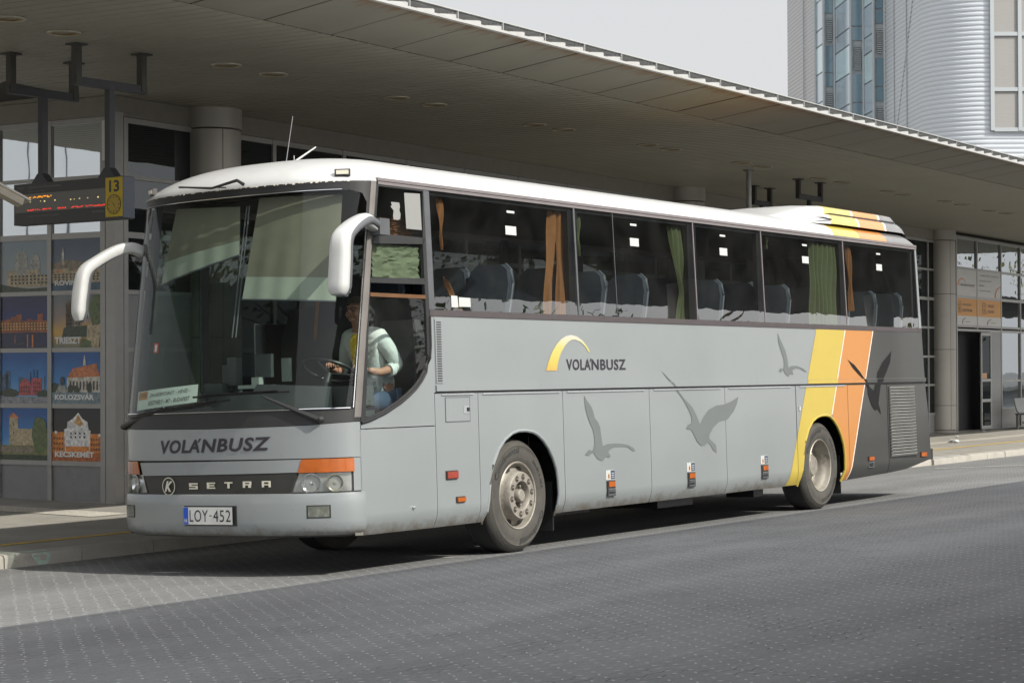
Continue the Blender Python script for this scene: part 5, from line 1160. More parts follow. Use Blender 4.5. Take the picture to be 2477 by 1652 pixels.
g = G(); g.grid(ac, 44, len(CS)-1); g.build('roof_air_unit', M_AC, coach, smooth=35)
g = G(); g.sheet([(10.25, 3.604), (12.5, 3.604), (12.5, 3.626), (10.4, 3.622)], lambda a, b: (a, .252, b), depth=(0, .01, 0)); g.sheet([(9.7, 3.525), (10.2, 3.512), (10.2, 3.53), (9.95, 3.54)], lambda a, b: (a, .136, b), depth=(0, .01, 0)); g.build('unit_groove', M_BLACKPL, coach, smooth=0)
for x0, x1, z0, z1 in ((.95, 1.07, 3.555, 4.0), (1.10, 1.45, 3.55, 3.76), (1.15, 1.15, 3.555, 3.66)):
    g = G(); g.tube([(x0, 1.3+(x0-.95)*.3, z0-.02), (x0+(x1-x0)*.15, 1.3+(x0-.95)*.3, z0+.06), (x1, 1.3+(x0-.95)*.3, z1)], [.009, .005, .004] if x0 != 1.10 else [.014, .010, .007], 6); g.lathe([(.03, -.02), (.02, .03), (.006, .04)], (x0, 1.3+(x0-.95)*.3, z0-.02), 'z', 12); g.build('roof_aerial', M_GREYFR if x0 < 1.1 else M_WMETAL, coach)
for s in (0, 1):
    y0, y1 = ((.14, .245), (2.255, 2.36))[s]; g = G(); c = Vector(((xf(y0, 3.3)+xf(y1, 3.3))/2+.035, (y0+y1)/2, 3.345)); t = Vector((xf(y1, 3.3)-xf(y0, 3.3), y1-y0, 0)).normalized(); nrm = Vector((-t.y, t.x, .0)); nrm = nrm if nrm.x < 0 else -nrm
    g.obox(c, (t, nrm, (0, 0, 1)), (.066, .02, .028)); b = g.build('marker_lamp', M_TRIM, coach, smooth=0); g = G(); g.obox(c+nrm*.016, (t, nrm, (0, 0, 1)), (.052, .012, .017)); g.bevel(.004, 1); g.build('lens', M_CREAM, b)

# --- tail
def rx(z): return 12.89-.06*max(0, min(1, (z-.47)/.62)) - (.075*max(0, min(1, (z-1.09)/.44)) if z > 1.09 else 0) - (.055*max(0, min(1, (z-1.53)/.62)) if z > 1.53 else 0) - (.03*max(0, (z-2.15)/1.1) if z > 2.15 else 0)
g = G(); g.grid(lambda u, v: (rx(.47+2.83*v)+.10*(1-abs(2*u-1)**6)-.0, .02+2.46*u, .47+2.83*v), 24, 28); g.build('tail_panel', M_CHAR, coach, smooth=60)
g = G(); g.tube([(rx(z)-.012, .022+ys(z), z) for z in [.5+.1*k for k in range(28)]], .02, 8); g.build('tail_corner', mat('tail corner reflection grey', (.30, .31, .31), .35, .3, var=.1), coach)  # grey paints in the reflection along the tail edge
for y in (.02, 2.36): g = G(); g.grid(lambda u, v: (rx(1.06+.42*v)+.012+.07*math.sin(math.pi*.5*u if y < 1 else math.pi*.5*(1-u))**1, y+.12*u-.012, 1.06+.42*v), 6, 4); g.build('tail_lamp', M_REDL, coach)
g = G(); g.box(12.80, 13.0, .02, 2.48, .46, .60); g.bevel(.02, 2); g.build('tail_bumper', M_BLACKPL, coach)

# --- wing mirrors
def sweep(g, path, secs, n=14):
    P = [Vector(p) for p in path]; rings = []
    for i, p in enumerate(P):
        d = (P[min(i+1, len(P)-1)]-P[max(i-1, 0)]).normalized(); u = (Vector((0, 1, 0))-d*d.y).normalized(); v = d.cross(u); a, b = secs[i]; ring = []
        for k in range(n):
            t = 2*math.pi*k/n; c, s = math.cos(t), math.sin(t); ring.append(g.bm.verts.new(p+u*a*math.copysign(abs(c)**.55, c)+v*b*math.copysign(abs(s)**.55, s)))
        rings.append(ring)
    for a, b in zip(rings, rings[1:]):
        for k in range(n): g.bm.faces.new((a[k], a[(k+1) % n], b[(k+1) % n], b[k]))
    g.bm.faces.new(rings[0]); g.bm.faces.new(rings[-1][::-1]); return g
def smooth_path(pts, secs, n=5):
    P, S = [], []
    for i in range(len(pts)-1):
        p0, p1, p2, p3 = [Vector(pts[max(0, min(len(pts)-1, i+k))]) for k in (-1, 0, 1, 2)]
        for k in range(n):
            t = k/n; P.append(.5*((2*p1)+(p2-p0)*t+(2*p0-5*p1+4*p2-p3)*t*t+(3*p1-p0-3*p2+p3)*t**3)); S.append(tuple(a+(b-a)*t for a, b in zip(secs[i], secs[i+1])))
    return P+[Vector(pts[-1])], S+[secs[-1]]
def wing_mirror(pts, secs, s):
    P, S = smooth_path(pts, secs); g = G(); sweep(g, P, S); o = g.build('wing_mirror', M_WHITE, coach, smooth=50)
    g = G(); k = next(i for i, p in enumerate(P) if i and p.z > pts[2][2]+.03)
    sweep(g, [p+Vector((.05, 0, -.012 if i == 0 else 0)) for i, p in enumerate(P)], [(a*.96, b*.62) for a, b in S]); g.build('mirror_back_shell', M_GREYFR, o, smooth=50)
    g = G(); c = (P[1]+P[k])/2; g.obox(c+Vector((.05+S[1][1]*.66, 0, 0)), ((0, 1, 0), (0, 0, 1), (1, 0, 0)), (S[1][0]*.8, (P[k].z-P[1].z)*.46, .004)); g.build('mirror_glass', M_CHROME, o, smooth=0)
    b = P[-1]; g = G(); g.obox(b+Vector((.05, -s*.02, -.005)), ((1, 0, 0), (0, 1, 0), (0, 0, 1)), (.07, .05, .068)); g.bevel(.015, 2); g.build('mirror_foot', M_GREYFR, o)
wing_mirror([(-.395, -.27, 2.275), (-.385, -.27, 2.34), (-.36, -.27, 2.55), (-.33, -.265, 2.72), (-.20, -.24, 2.81), (.02, -.18, 2.885), (.20, -.12, 2.915), (.44, -.035, 2.885)],
    [(.055, .04), (.085, .062), (.085, .060), (.082, .057), (.07, .055), (.058, .056), (.052, .056), (.046, .05)], 1)
wing_mirror([(-.20, 2.74, 2.215), (-.205, 2.74, 2.29), (-.185, 2.735, 2.47), (-.14, 2.72, 2.645), (.0, 2.69, 2.745), (.18, 2.63, 2.84), (.31, 2.58, 2.865), (.42, 2.54, 2.83)],
    [(.034, .028), (.06, .046), (.066, .047), (.06, .046), (.052, .045), (.05, .048), (.05, .052), (.046, .05)], -1)

# --- wheels and underside
def wheel(x, s, kind):
    """kind 0: steered wheel with a standing-out hub; 1: driven wheel with a deep dish"""
    Y = (lambda y: y) if s == 0 else (lambda y: 2.5-y)
    def L(g, prof, n=56, c=(0, 0)): return g.lathe([(r, Y(h)) for r, h in prof], (x+c[0], 0, .522+c[1]), 'y', n)
    g = G(); L(g, [(.300, .100), (.306, .075), (.325, .062), (.36, .052), (.42, .048), (.455, .056), (.462, .052), (.485, .068), (.508, .09), (.522, .118), (.522, .33), (.50, .37), (.40, .395), (.30, .38)]); 
    w_ = g.build('wheel', M_TYRE, coach, smooth=50)
    if s == 0:   # raised maker's lettering on the sidewall
        g = G()
        for txt, a0, a1, r0, r1 in (('Continental', 158, 88, .395, .448), ('295/80 R 22.5', 52, 8, .385, .412), ('Continental', -22, -92, .395, .448)):
            put_text(g, txt, lambda a, b: (x-math.cos(R(a))*-1*b, .0465, .522+b*math.sin(R(a))), a0, a1, r0, r1, bold=.02)
        g.build('sidewall_lettering', M_TREAD, w_, smooth=0)
    g = G(); L(g, [(.5235, .125), (.5235, .32)], 56)
    for k in range(4): L(g, [(.5245, .14+.05*k), (.5245, .165+.05*k)], 56)
    g.build('tyre_tread', M_TREAD, w_)
    if kind == 0:
        g = G(); L(g, [(.315, .085), (.318, .07), (.309, .06), (.297, .066), (.290, .10), (.272, .125), (.258, .12), (.238, .105), (.226, .07), (.222, .035), (.212, .022), (.135, .022), (.125, .035), (.118, .075), (.06, .075), (.058, .03), (.05, .02), (.001, .02)]); g.build('rim', M_RIM, w_, smooth=45)
        g = G()
        for k in range(10):
            a = 2*math.pi*k/10+.15; L(g, [(.001, .0195), (.028, .0195), (.030, .022)], 14, (.172*math.cos(a), .172*math.sin(a)))
        L(g, [(.063, .0735), (.116, .0735)], 40); g.build('nut_holes', M_RIMDK, w_)  # dark discs and ring laid on the solid rim for its shaded holes
        g = G()
        for k in range(10):
            a = 2*math.pi*k/10+.15; L(g, [(.001, .006), (.009, .008), (.011, .02)], 6, (.172*math.cos(a), .172*math.sin(a)))
        g.build('wheel_nuts', M_RIM, w_); g = G()
        for k in range(5): a = 2*math.pi*k/5; L(g, [(.001, .05), (.012, .052), (.014, .074)], 8, (.09*math.cos(a), .09*math.sin(a)))
        g.build('hub_bolts', M_RIM, w_)
        g = G()
        for k in range(8):
            a = 2*math.pi*(k+.5)/8; ca, sa = math.cos(a), math.sin(a); pts = []
            for t in range(12): 
                q = 2*math.pi*t/12; rr = .258+.026*math.sin(q); tt = .042*math.cos(q); yy = .122-(.274-rr)*.30 if rr < .2601 else .117
                pts.append((x+ca*rr-sa*tt, Y(yy-.006), .522+sa*rr+ca*tt))
            g.face(pts)
        g.build('hand_holes', M_BLACK, w_, smooth=0)
    else:
        g = G(); L(g, [(.315, .085), (.318, .07), (.309, .06), (.299, .066), (.292, .10), (.280, .13), (.262, .15), (.256, .20), (.25, .235), (.22, .245), (.20, .23), (.165, .225), (.13, .225), (.125, .17), (.11, .15), (.001, .15)]); g.build('rim', M_RIM, w_, smooth=45)
        g = G()
        for k in range(8):
            a = 2*math.pi*(k+.5)/8; L(g, [(.001, .226), (.026, .229), (.03, .24)], 14, (.212*math.cos(a), .212*math.sin(a)))
        g.build('hand_holes', M_BLACK, w_)
        g = G()
        for k in range(10): a = 2*math.pi*k/10; L(g, [(.001, .19), (.014, .193), (.016, .225)], 8, (.148*math.cos(a), .148*math.sin(a)))
        g.build('wheel_nuts', M_CREAM, w_)
    return w_
for x, k in ((2.70, 0), (9.452, 1)):
    for s in (0, 1): wheel(x, s, k)
    g = G(); L_ = x-.75; g.box(L_, x+.78, .42, 2.08, .45, 1.35); g.build('wheel_well', M_BLACK, coach, smooth=0)
    for s in (.1, 2.0): g = G(); g.box(x+.66, x+.672, s, s+.4, .15, .62); g.build('mudflap', M_BLACKPL, coach, smooth=0)
g = G(); g.box(.35, 1.95, .12, 2.38, .34, .7); g.box(3.48, 8.7, .14, 2.36, .335, 1.0); g.box(10.25, 12.7, .14, 2.36, .40, 1.0); g.box(5.8, 6.6, .3, 2.2, .22, .34); g.box(8.0, 8.25, .25, .6, .22, .34); g.box(4.2, 4.9, .6, 1.9, .24, .34); g.build('underfloor', M_BLACK, coach, smooth=0)
g = G(); g.tube([(2.7, .4, .522), (2.7, 2.1, .522)], .07, 10); g.tube([(9.45, .4, .522), (9.45, 2.1, .522)], .1, 12); g.build('axle', M_BLACK, coach)

# --- saloon and cab, seen through the glass
g = G(); g.box(1.9, 12.6, .05, 2.45, 1.36, 1.42); g.box(1.86, 1.9, .9, 2.45, .75, 1.42); g.box(.15, 1.9, .05, 2.45, .70, .75); g.box(12.5, 12.56, .05, 2.45, 1.4, 3.25); g.box(2.0, 12.55, .042, .075, 1.42, 2.205); g.box(2.0, 12.55, 2.42, 2.45, 1.42, 2.205); g.build('saloon_floor', M_INTDK, coach, smooth=0)
g = G(); g.box(.9, 12.5, .12, 2.38, 3.25, 3.27); g.build('ceiling_lining', M_INTDK, coach, smooth=0)
sx0 = None
for i in range(12):
    for y in (.38, .86, 1.64, 2.12):
        if sx0 is None:
            sx0 = empty('passenger_seat'); sx0.parent = coach
            g = G(); g.box(-.62, -.12, -.215, .215, .30, .45); g.bevel(.05, 3); g.build('cushion', M_SEAT, sx0)
            prof = [(-.225, .42), (.225, .42), (.24, .8), (.235, 1.0), (.20, 1.13), (.13, 1.185), (-.13, 1.185), (-.20, 1.13), (-.235, 1.0), (-.24, .8)]
            g = G(); g.prism(prof, lambda a, b: (-.26+(b-.42)*.30-.06*max(0, b-1.0), a, b), (.115, 0, 0)); g.bevel(.035, 3, 50); g.build('backrest', M_SEAT, sx0)
            g = G(); g.tube([(-.19+(b-.42)*.30, a, b) for a, b in ((-.238, .6), (-.243, .8), (-.24, 1.0), (-.205, 1.13), (-.13, 1.188))], .014, 6); g.build('edge_piping', M_SEATTRIM, sx0)
            g = G(); g.box(-.5, -.25, -.17, .17, .0, .30); g.build('pedestal', M_INTDK, sx0, smooth=0); s_ = sx0
        else: s_ = copy_tree(sx0, coach)
        s_.location = (2.85+.87*i, y, 1.42+.075)
def curtain(x0, x1, b0, b1, z0, z1, folds, m, mid=None, y=.115, amp=.016):
    """hanging cloth; mid = (height, left, right) gathers it in a tie"""
    random.seed(int(x0*37)); ph = [random.uniform(-.5, .5) for _ in range(8)]; g = G(); n = max(10, folds*10)
    def f(u, v):
        z = z0+(z1-z0)*v
        if mid and z < mid[0]: t = (z-z0)/(mid[0]-z0); a, b = b0+(mid[1]-b0)*t, b1+(mid[2]-b1)*t
        elif mid: t = (z-mid[0])/(z1-mid[0]); t = t**.8; a, b = mid[1]+(x0-mid[1])*t, mid[2]+(x1-mid[2])*t
        else: a, b = b0+(x0-b0)*v, b1+(x1-b1)*v
        w_ = math.sin(u*folds*2*math.pi+ph[int(u*7)]*.6*math.sin(3*v)+ph[0])
        return (a+(b-a)*u+min(.02, abs(b-a)*.05)*math.sin(u*7+v*3), y+amp*w_+.008*math.sin(9*v+u*5), z+(.02*math.sin(u*folds*6.28) if v > .98 else 0))
    g.grid(f, n, 16); return g.build('curtain', m, coach, smooth=70)
curtain(1.575, 1.685, 1.635, 1.645, 2.75, 3.21, 2, M_CURTO, amp=.006); curtain(1.66, 1.69, 1.78, 1.95, 2.21, 2.5, 1, M_CURTO)
curtain(3.46, 3.62, 3.33, 3.46, 2.19, 3.20, 1, M_CURTO); curtain(3.60, 3.78, 3.55, 3.72, 2.19, 3.22, 2, M_CURTO)
curtain(3.98, 4.05, 4.005, 4.02, 2.80, 3.2, 1, M_CURTG)
curtain(5.88, 6.17, 6.0, 6.22, 2.19, 3.19, 3, M_CURTG, (2.52, 6.12, 6.21))
curtain(8.245, 8.29, 8.255, 8.265, 3.06, 3.21, 1, M_CURTG)
curtain(9.47, 10.20, 9.41, 10.16, 2.19, 3.19, 6, M_CURTG, amp=.028)
curtain(10.53, 10.68, 10.58, 10.72, 2.4, 3.2, 2, M_CURTO, (2.75, 10.60, 10.70))
# cab
g = G(); g.sheet([(.12, 1.02), (2.38, 1.02), (2.38, 1.40), (1.55, 1.42), (1.50, 1.50), (1.0, 1.52), (.95, 1.60), (.15, 1.56)], FF(-.25), (YC, ())); g.sheet([(.1, .8), (2.4, .8), (2.4, 1.02), (.1, 1.02)], FF(-.25), (YC, ()))
g.grid(lambda u, v: (xf(.1+2.3*u, 1.4)+.06+.55*v, .1+2.3*u, 1.37+.03*v), 20, 3); g.box(.35, .72, .95, 1.5, 1.2, 1.52); g.box(.30, .62, .15, 1.0, 1.3, 1.56); g.build('dashboard', M_DASH, coach)
g = G(); c = Vector((.60, .60, 1.70)); ax = Vector((.42, 0, .91)).normalized(); u = Vector((0, 1, 0)); v = ax.cross(u)
n = 36; g.tube([c+(u*math.cos(2*math.pi*k/n)+v*math.sin(2*math.pi*k/n))*.235 for k in range(n+1)], .016, 8)
for a in (0, 120, 240): g.tube([c-ax*.03, c+(u*math.cos(R(a+90))+v*math.sin(R(a+90)))*.23], .014, 6)
g.tube([c-ax*.03, c-ax*.4], .035, 10); g.build('steering_wheel', M_BLACK, coach)
for yb, xb, sc_ in ((.62, 1.42, 1.15),):
    ds = empty('driver_seat', (0, 0, 0)); ds.parent = coach
    g = G(); g.box(1.08, 1.58, yb-.25, yb+.25, 1.20, 1.36); g.bevel(.05, 3); g.build('cushion', M_INT, ds); g = G(); g.prism([(-.25, 1.34), (.25, 1.34), (.24, 1.9), (.18, 2.15), (-.18, 2.15), (-.24, 1.9)], lambda a, b: (1.52+(b-1.34)*.16, yb+a, b), (.13, 0, 0)); g.bevel(.04, 3, 50); g.build('backrest', M_INT, ds)
    g = G(); g.box(1.2, 1.5, yb-.15, yb+.15, .75, 1.2); g.build('pedestal', M_INTDK, ds, smooth=0)
g = G(); g.prism([(.96, 1.3), (1.98, 1.3), (1.98, 2.0), (1.86, 2.30), (1.12, 2.36), (.98, 2.2)], lambda a, b: (1.66, a, b), (.2, 0, 0)); g.bevel(.06, 3, 50); g.build('guide_seat', M_INTDK, coach)
g = G(); g.box(1.75, 1.8, .1, .95, 1.42, 2.35); g.build('added_dark_panel', M_INTDK, coach, smooth=0)  # dark panel added to block the bright view through the cab
def blind(pts, hem, name='sunblind'):
    """cloth behind the windscreen: pts = top right, top left, bottom left, bottom right as (y, z)"""
    P = [Vector((p[0], p[1], 0)) for p in pts]; g = G()
    def f(u, v): q = P[0].lerp(P[1], u).lerp(P[3].lerp(P[2], u), v); return FF(-.09+.006*math.sin(26*u)*v)(q.x, q.y)
    g.grid(lambda u, v: f(u, v*(1-hem)), 30, 8); o = g.build(name, M_SHADE, coach)
    g = G(); g.grid(lambda u, v: f(u, 1-hem+hem*v), 30, 3); g.build('hem', M_SHADEHEM, o)
    g = G(); g.tube([f(k/20, 1) for k in range(21)], .009, 6); g.build('hem_rod', M_GREYFR, o)
blind([(.17, 3.16), (.96, 3.18), (1.055, 2.32), (.16, 2.265)], .22); blind([(1.165, 3.12), (1.96, 3.16), (2.10, 2.50), (1.13, 2.70)], .3)
for y0, y1 in ((1.10, 1.17), (1.07, 1.13)):
    g = G(); g.tube([FF(-.10)(y0, 3.12), FF(-.13)(y1, 2.0)], .006, 6); g.build('blind_cord', M_GREYFR, coach)
g = G(); g.prism([(0, 0), (.022, 0), (.022, .95), (0, .95)], lambda a, b: (1.2+a, 1.2+a-.16*b, 2.0+1.15*b), (.02, .05, 0)); g.build('orange_strap', M_CURTO, coach, smooth=0)
BP = lambda k: (lambda a, b: FF(-.05+k)(a, b-(a-1.437)*.06))
g = G(); g.sheet([(1.437, 1.465), (2.30, 1.455), (2.30, 1.62), (1.437, 1.615)], BP(0), (YC, ())); db = g.build('destination_board', mat('board paper', (.60, .66, .60), .6, var=.05), coach)
g = G(); g.sheet([(2.10, 1.545), (2.27, 1.545), (2.27, 1.615), (2.10, 1.612)], BP(.004), (YC, ())); g.build('route_box', mat('faded orange box', (.50, .22, .04), .6), db)
g = G(); put_text(g, '1194', BP(.007), 2.25, 2.12, 1.562, 1.598, bold=.02, shear=.2); put_text(g, 'ZALASZENTGRÓT – HÉVÍZ –', BP(.004), 2.06, 1.52, 1.558, 1.594, bold=.012, shear=.25); put_text(g, 'KESZTHELY – M7 – BUDAPEST', BP(.004), 2.08, 1.52, 1.487, 1.523, bold=.012, shear=.25); g.build('route_text', mat('faded print', (.10, .12, .11), .6), db, smooth=0)
M_GREYBOX = mat('grey device', (.045, .055, .055), .5); M_PALEBOX = mat('pale device', (.22, .25, .235), .5)
for nm, b, m in (('ticket_printer', (.15, .42, 1.42, 1.62, 1.50, 1.62), M_GREYBOX), ('card_reader', (.2, .28, 1.30, 1.40, 1.6, 1.84), M_DASH), ('driver_display', (.30, .34, 1.0, 1.17, 1.66, 1.86), M_GREYBOX), ('document_tray', (.10, .3, .95, 1.2, 1.565, 1.595), M_PALEBOX), ('paper_cup', (.16, .22, 1.02, 1.10, 1.595, 1.66), M_PALEBOX), ('radio_handset', (.42, .46, .9, .98, 1.62, 1.82), M_PALEBOX), ('fan', (.25, .33, 1.38, 1.5, 1.55, 1.78), M_DASH)):
    g = G(); g.box(*b); g.bevel(.012, 2); g.build(nm, m, coach)
g = G(); g.face([FF(.003)(1.99, 1.90), FF(.003)(1.915, 1.895), FF(.003)(1.915, 1.985), FF(.003)(1.99, 1.99)]); ps = g.build('pictogram_sticker', mat('maroon sticker', (.24, .07, .06), .5), coach, smooth=0)
g = G(); g.sheet([(1.94, 1.91), (1.965, 1.91), (1.97, 1.97), (1.935, 1.97)], FF(.005)); g.build('pictogram', M_STICK, ps, smooth=0)
# ------------------------------------------------------------------ the driver
M_SKIN = mat('skin', (.42, .22, .15), .55, var=.08, vscale=20); M_SHIRT = mat('pale shirt', (.60, .63, .61), .85, var=.06, bump=.9, bscale=9)
M_JEANS = mat('blue jeans', (.045, .075, .13), .9, var=.15, vscale=14); M_HAIR = mat('dark hair', (.035, .025, .02), .7, var=.2); M_TIE = mat('yellow patterned tie', (.62, .42, .03), .7, var=.3, vscale=30)
per = tag(empty('person', (0, 0, 0), (LEAN, 0, 0)), 'driver in pale rolled-sleeve shirt, yellow tie and glasses holding the steering wheel', 'person')
def skinned(name, pts, edges, rad, m, parent, sub=2, root=0):
    v, f = skin(pts, edges, rad, sub, root); g = G(); g.raw(v, f); return g.build(name, m, parent, smooth=80)
yb = .62
P = [(1.36, yb, 1.44), (1.30, yb, 1.62), (1.20, yb, 1.84), (1.13, yb, 1.99), (1.075, yb, 2.075), (1.045, yb, 2.135), (1.03, yb, 2.225), (1.035, yb, 2.31),   # pelvis .. crown
     (1.13, yb-.17, 1.985), (1.27, yb-.25, 1.72), (1.03, yb-.225, 1.675), (.92, yb-.19, 1.70),      # left arm
     (1.13, yb+.17, 1.985), (1.22, yb+.27, 1.74), (1.00, yb+.22, 1.70), (.90, yb+.17, 1.73),        # right arm
     (1.28, yb-.10, 1.42), (.84, yb-.14, 1.42), (.78, yb-.13, .95), (.68, yb-.13, .86), (1.28, yb+.10, 1.42), (.84, yb+.14, 1.42), (.78, yb+.13, .95), (.68, yb+.13, .86)]
E_ = [(0, 1), (1, 2), (2, 3), (3, 4), (4, 5), (5, 6), (6, 7), (3, 8), (8, 9), (9, 10), (10, 11), (3, 12), (12, 13), (13, 14), (14, 15), (0, 16), (16, 17), (17, 18), (18, 19), (0, 20), (20, 21), (21, 22), (22, 23)]
Rr = [(.14, .12), (.15, .13), (.15, .12), (.12, .09), .058, .06, (.088, .078), (.062, .058), .06, .046, .036, .030, .06, .046, .036, .030, .085, .06, .045, .04, .085, .06, .045, .04]
v, f = skin(P, E_, Rr); body = G(); body.raw(v, f)
# face: nose, brow, lips, ears and eyes, grown onto the same mesh
hx, hz = 1.03, 2.235
fx = hx-.082
def lump(c, r, n=1):
    b = bmesh.ops.create_icosphere(body.bm, subdivisions=2, radius=1, matrix=Matrix.Translation(c) @ Matrix.Diagonal((*r, 1)))
lump((fx-.008, yb, hz-.018), (.022, .014, .030)); lump((fx+.008, yb, hz+.022), (.022, .055, .014)); lump((fx+.002, yb, hz-.056), (.014, .026, .008)); lump((fx+.012, yb, hz-.088), (.028, .03, .022))
for s in (-1, 1): lump((hx+.012, yb+s*.082, hz-.01), (.018, .010, .030)); lump((fx+.014, yb+s*.034, hz+.002), (.016, .016, .011)); lump((fx+.03, yb+s*.045, hz-.045), (.03, .028, .035))
# hands closed on the rim: palm, four bent fingers of unequal length and a thumb
def hand(c, s):
    c = Vector(c); fw = Vector((-.80, s*-.35, .25)).normalized(); sd = Vector((.25, s*-.9, .1)).normalized(); sd = (sd-fw*sd.dot(fw)).normalized(); up = fw.cross(sd)*(1 if s > 0 else -1); up = up if up.z > 0 else -up
    pts = [c, c+fw*.045, c+fw*.085]; ed = [(0, 1), (1, 2)]; rd = [(.026, .02), (.040, .018), (.038, .016)]
    body.raw(*skin(pts, ed, rd, 2))
    for k, ln in enumerate((.062, .072, .066, .05)):
        o = c+fw*.085+sd*(.03-.02*k); q = [o-fw*.012, o+fw*ln*.45+up*.012, o+fw*ln*.75-up*.012, o+fw*ln*.55-up*.040]
        body.raw(*skin(q, [(0, 1), (1, 2), (2, 3)], [.0095, .0092, .0085, .0075], 2))
    o = c+fw*.03+sd*.036; q = [o, o+sd*.022+fw*.022-up*.008, o+sd*.014+fw*.05-up*.026]; body.raw(*skin(q, [(0, 1), (1, 2)], [.012, .0105, .009], 2))
hand(P[11], -1); hand(P[15], 1)
body.build('body', M_SKIN, per, smooth=80)
sp_ = [P[0], P[1], P[2], (1.14, yb, 1.97), (1.085, yb, 2.055), (1.14, yb-.165, 1.985), (1.215, yb-.225, 1.85), (1.275, yb-.255, 1.72), (1.165, yb-.243, 1.695), (1.14, yb+.165, 1.985), (1.18, yb+.235, 1.86), (1.225, yb+.275, 1.74), (1.12, yb+.25, 1.72)]
skinned('shirt', sp_, [(0, 1), (1, 2), (2, 3), (3, 4), (3, 5), (5, 6), (6, 7), (7, 8), (3, 9), (9, 10), (10, 11), (11, 12)], [(.165, .14), (.178, .16), (.175, .145), (.14, .11), (.075, .075), .088, .075, .066, .062, .088, .075, .066, .062], M_SHIRT, per)
g = G(); g.tube([(1.20, yb-.247, 1.702), (1.15, yb-.241, 1.692)], [.060, .058], 16); g.tube([(1.15, yb+.255, 1.727), (1.105, yb+.246, 1.718)], [.060, .058], 16); g.build('rolled_cuff', M_SHIRT, per)
skinned('trousers', [(1.37, yb, 1.43), (1.28, yb-.10, 1.42), (.84, yb-.14, 1.42), (.79, yb-.13, .98), (1.28, yb+.10, 1.42), (.84, yb+.14, 1.42), (.79, yb+.13, .98)], [(0, 1), (1, 2), (2, 3), (0, 4), (4, 5), (5, 6)], [(.15, .12), .105, .08, .065, .105, .08, .065], M_JEANS, per)
g = G(); b = bmesh.ops.create_uvsphere(g.bm, u_segments=24, v_segments=16, radius=1, matrix=Matrix.Translation((hx+.012, yb, hz+.012)) @ Matrix.Diagonal((.096, .089, .105, 1)))
bmesh.ops.delete(g.bm, geom=[q for q in g.bm.verts if q.co.z < hz+.035 and q.co.x < hx+.03 or q.co.z < hz-.05], context='VERTS'); g.build('hair', M_HAIR, per, smooth=80)
g = G()
for s in (-1, 1): g.tube([(fx-.014+.003*math.cos(t), yb+s*.036+.026*math.cos(2*math.pi*t/12), hz+.002+.018*math.sin(2*math.pi*t/12)) for t in range(13)], .0028, 5, False); g.tube([(fx-.012, yb+s*.062, hz+.006), (hx+.01, yb+s*.086, hz+.004)], .0028, 5)
g.tube([(fx-.016, yb-.01, hz+.004), (fx-.016, yb+.01, hz+.004)], .0028, 5); g.build('glasses', M_BLACK, per)
g = G(); g.sheet([(-.03, 0), (.03, 0), (.045, -.06), (.03, -.36), (-.03, -.36), (-.045, -.06)], lambda a, b: (1.0-.012+(-b)*.06-.03*math.sin(min(1, -b/.3)*3.1), yb+a*1.2-.02, 2.02+b), ((), (-.1, -.2, -.28)), (.012, 0, 0)); g.build('tie', M_TIE, per)

# ------------------------------------------------------------------ what stands behind the camera (seen in the panes, and shading the yard)
M_TWIN = mat('opposite soffit', (.055, .052, .048), .7, var=.08, vscale=.5)
twn = tag(empty('canopy', (0, -6.05, 0)), 'opposite canopy of the next bay, over and behind the camera', 'canopy')
g = G(); g.prism([(0, 5.28), (-1.05, 5.12), (-9.4, 5.1), (-9.4, 5.35), (-.05, 5.42), (0, 5.40)], lambda a, b: (-60, a, b), (260, 0, 0)); g.build('roof_deck', M_TWIN, twn, smooth=0)
for k in range(14):
    g = G(); g.tube([(-52+k*11.6, -6.0, .3), (-52+k*11.6, -6.0, 5.1)], .36, 20); g.build('post', M_COLUMN, twn)
wb = tag(empty('white_building', (-40, 24, 0)), 'white panel-clad building beyond the near end of the platform', 'building')
g = G(); g.box(-20, 0, -2, 52, 0, 22); g.build('wall', mat('white cladding', (.72, .74, .75), .5), wb, smooth=0)
g = G()
for k in range(26): g.box(-.0, .03, -1+k*2.05, -.94+k*2.05, .2, 22)
g.build('panel_joint', M_GREYFR, wb, smooth=0)
M_BARK = mat('bark', (.10, .075, .05), .9, var=.2); M_LEAF = mat('spring leaves', (.10, .13, .03), .7, var=.45, vscale=1.5); M_LEAF2 = mat('yellow green leaves', (.17, .17, .04), .7, var=.4, vscale=1.5)
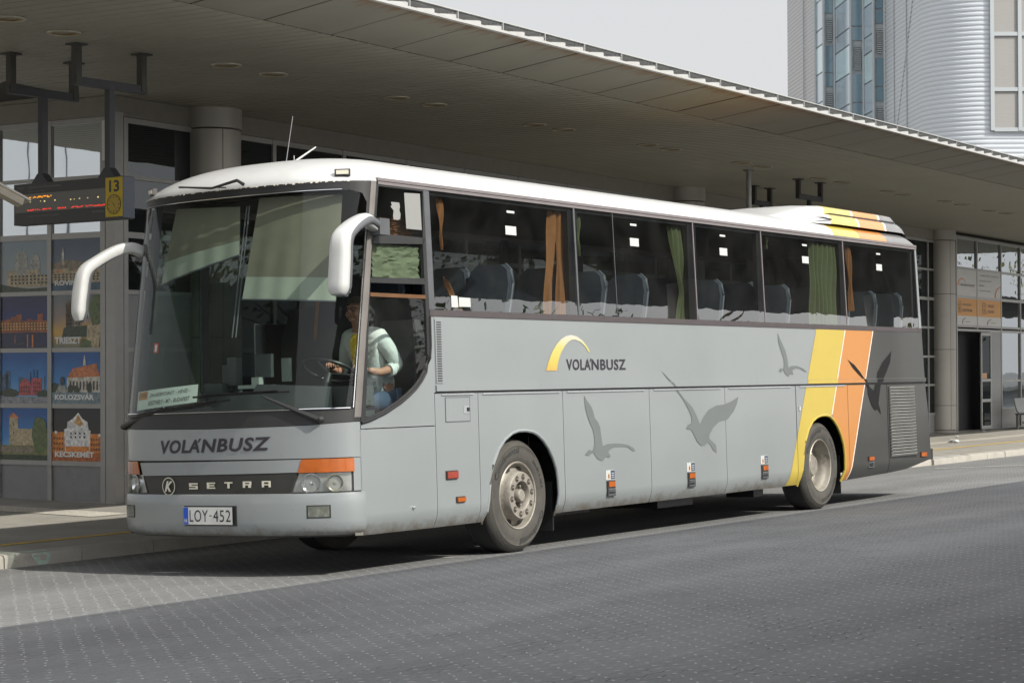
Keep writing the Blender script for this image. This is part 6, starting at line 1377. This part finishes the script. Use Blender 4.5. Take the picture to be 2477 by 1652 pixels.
def tree(loc, h, rad, m, label, seed, dens=900):
    random.seed(seed); o = tag(empty('broadleaf_tree', loc), label, 'tree', 'trees round the yard'); g = G(); ends = []
    g.tube([(0, 0, 0), (.1, 0, h*.25), (0, .1, h*.5), (.05, 0, h*.8)], [.22, .17, .12, .04], 8)
    for k in range(12):
        a = random.uniform(0, 6.28); z0 = h*random.uniform(.28, .7); L = rad*random.uniform(.6, 1.05); e = Vector((L*math.cos(a), L*math.sin(a), z0+h*random.uniform(.08, .28)))
        g.tube([(0, 0, z0), (e.x*.5, e.y*.5, z0+(e.z-z0)*.35), e], [.07, .045, .012], 6); ends.append(e); ends.append(e*.6+Vector((0, 0, h*.16)))
    g.build('trunk', M_BARK, o); g = G()
    for k in range(dens):
        e = random.choice(ends); p = e+Vector((random.gauss(0, .38), random.gauss(0, .38), random.gauss(0, .34)))*rad*.55
        n = Vector((random.gauss(0, 1), random.gauss(0, 1), random.gauss(0, 1))).normalized(); u = n.orthogonal().normalized(); v = n.cross(u); s = random.uniform(.10, .24)
        g.face([p+u*s, p+v*s*.6, p-u*s, p-v*s*.6])
    g.build('crown', m, o, smooth=0)
tree((104, -30, .3), 11, 4.5, M_LEAF2, 'tall yellow green tree far beyond the bays, nearest the yard edge', 1)
tree((118, -18, .3), 10, 4.2, M_LEAF, 'green tree at the far end of the yard, beside the taller yellow one', 2)
tree((50, -29, .3), 8, 4.0, M_LEAF, 'broad green tree beyond the opposite canopy, right of the two', 3)
tree((42, -33, .3), 9, 4.5, M_LEAF2, 'yellow green tree beyond the opposite canopy, left of the two', 4)
tree((66, -31, .3), 9, 4.5, M_LEAF, 'almost bare tree beyond the opposite canopy', 5, 120)
tree((-26, 26, 0), 8, 3.2, M_LEAF2, 'light green tree in front of the white clad building', 6)
tree((128, 2, .3), 12, 6, M_LEAF2, 'wide pale tree closing the yard at its far end', 7, 1200)
tree((112, -6, .3), 12, 5.5, M_LEAF2, 'big yellow green tree at the far end of the yard, facing the shop front', 8, 1300)
tree((122, -32, .3), 13, 6, M_LEAF2, 'tallest yellow green tree at the far end of the yard', 9, 1300)
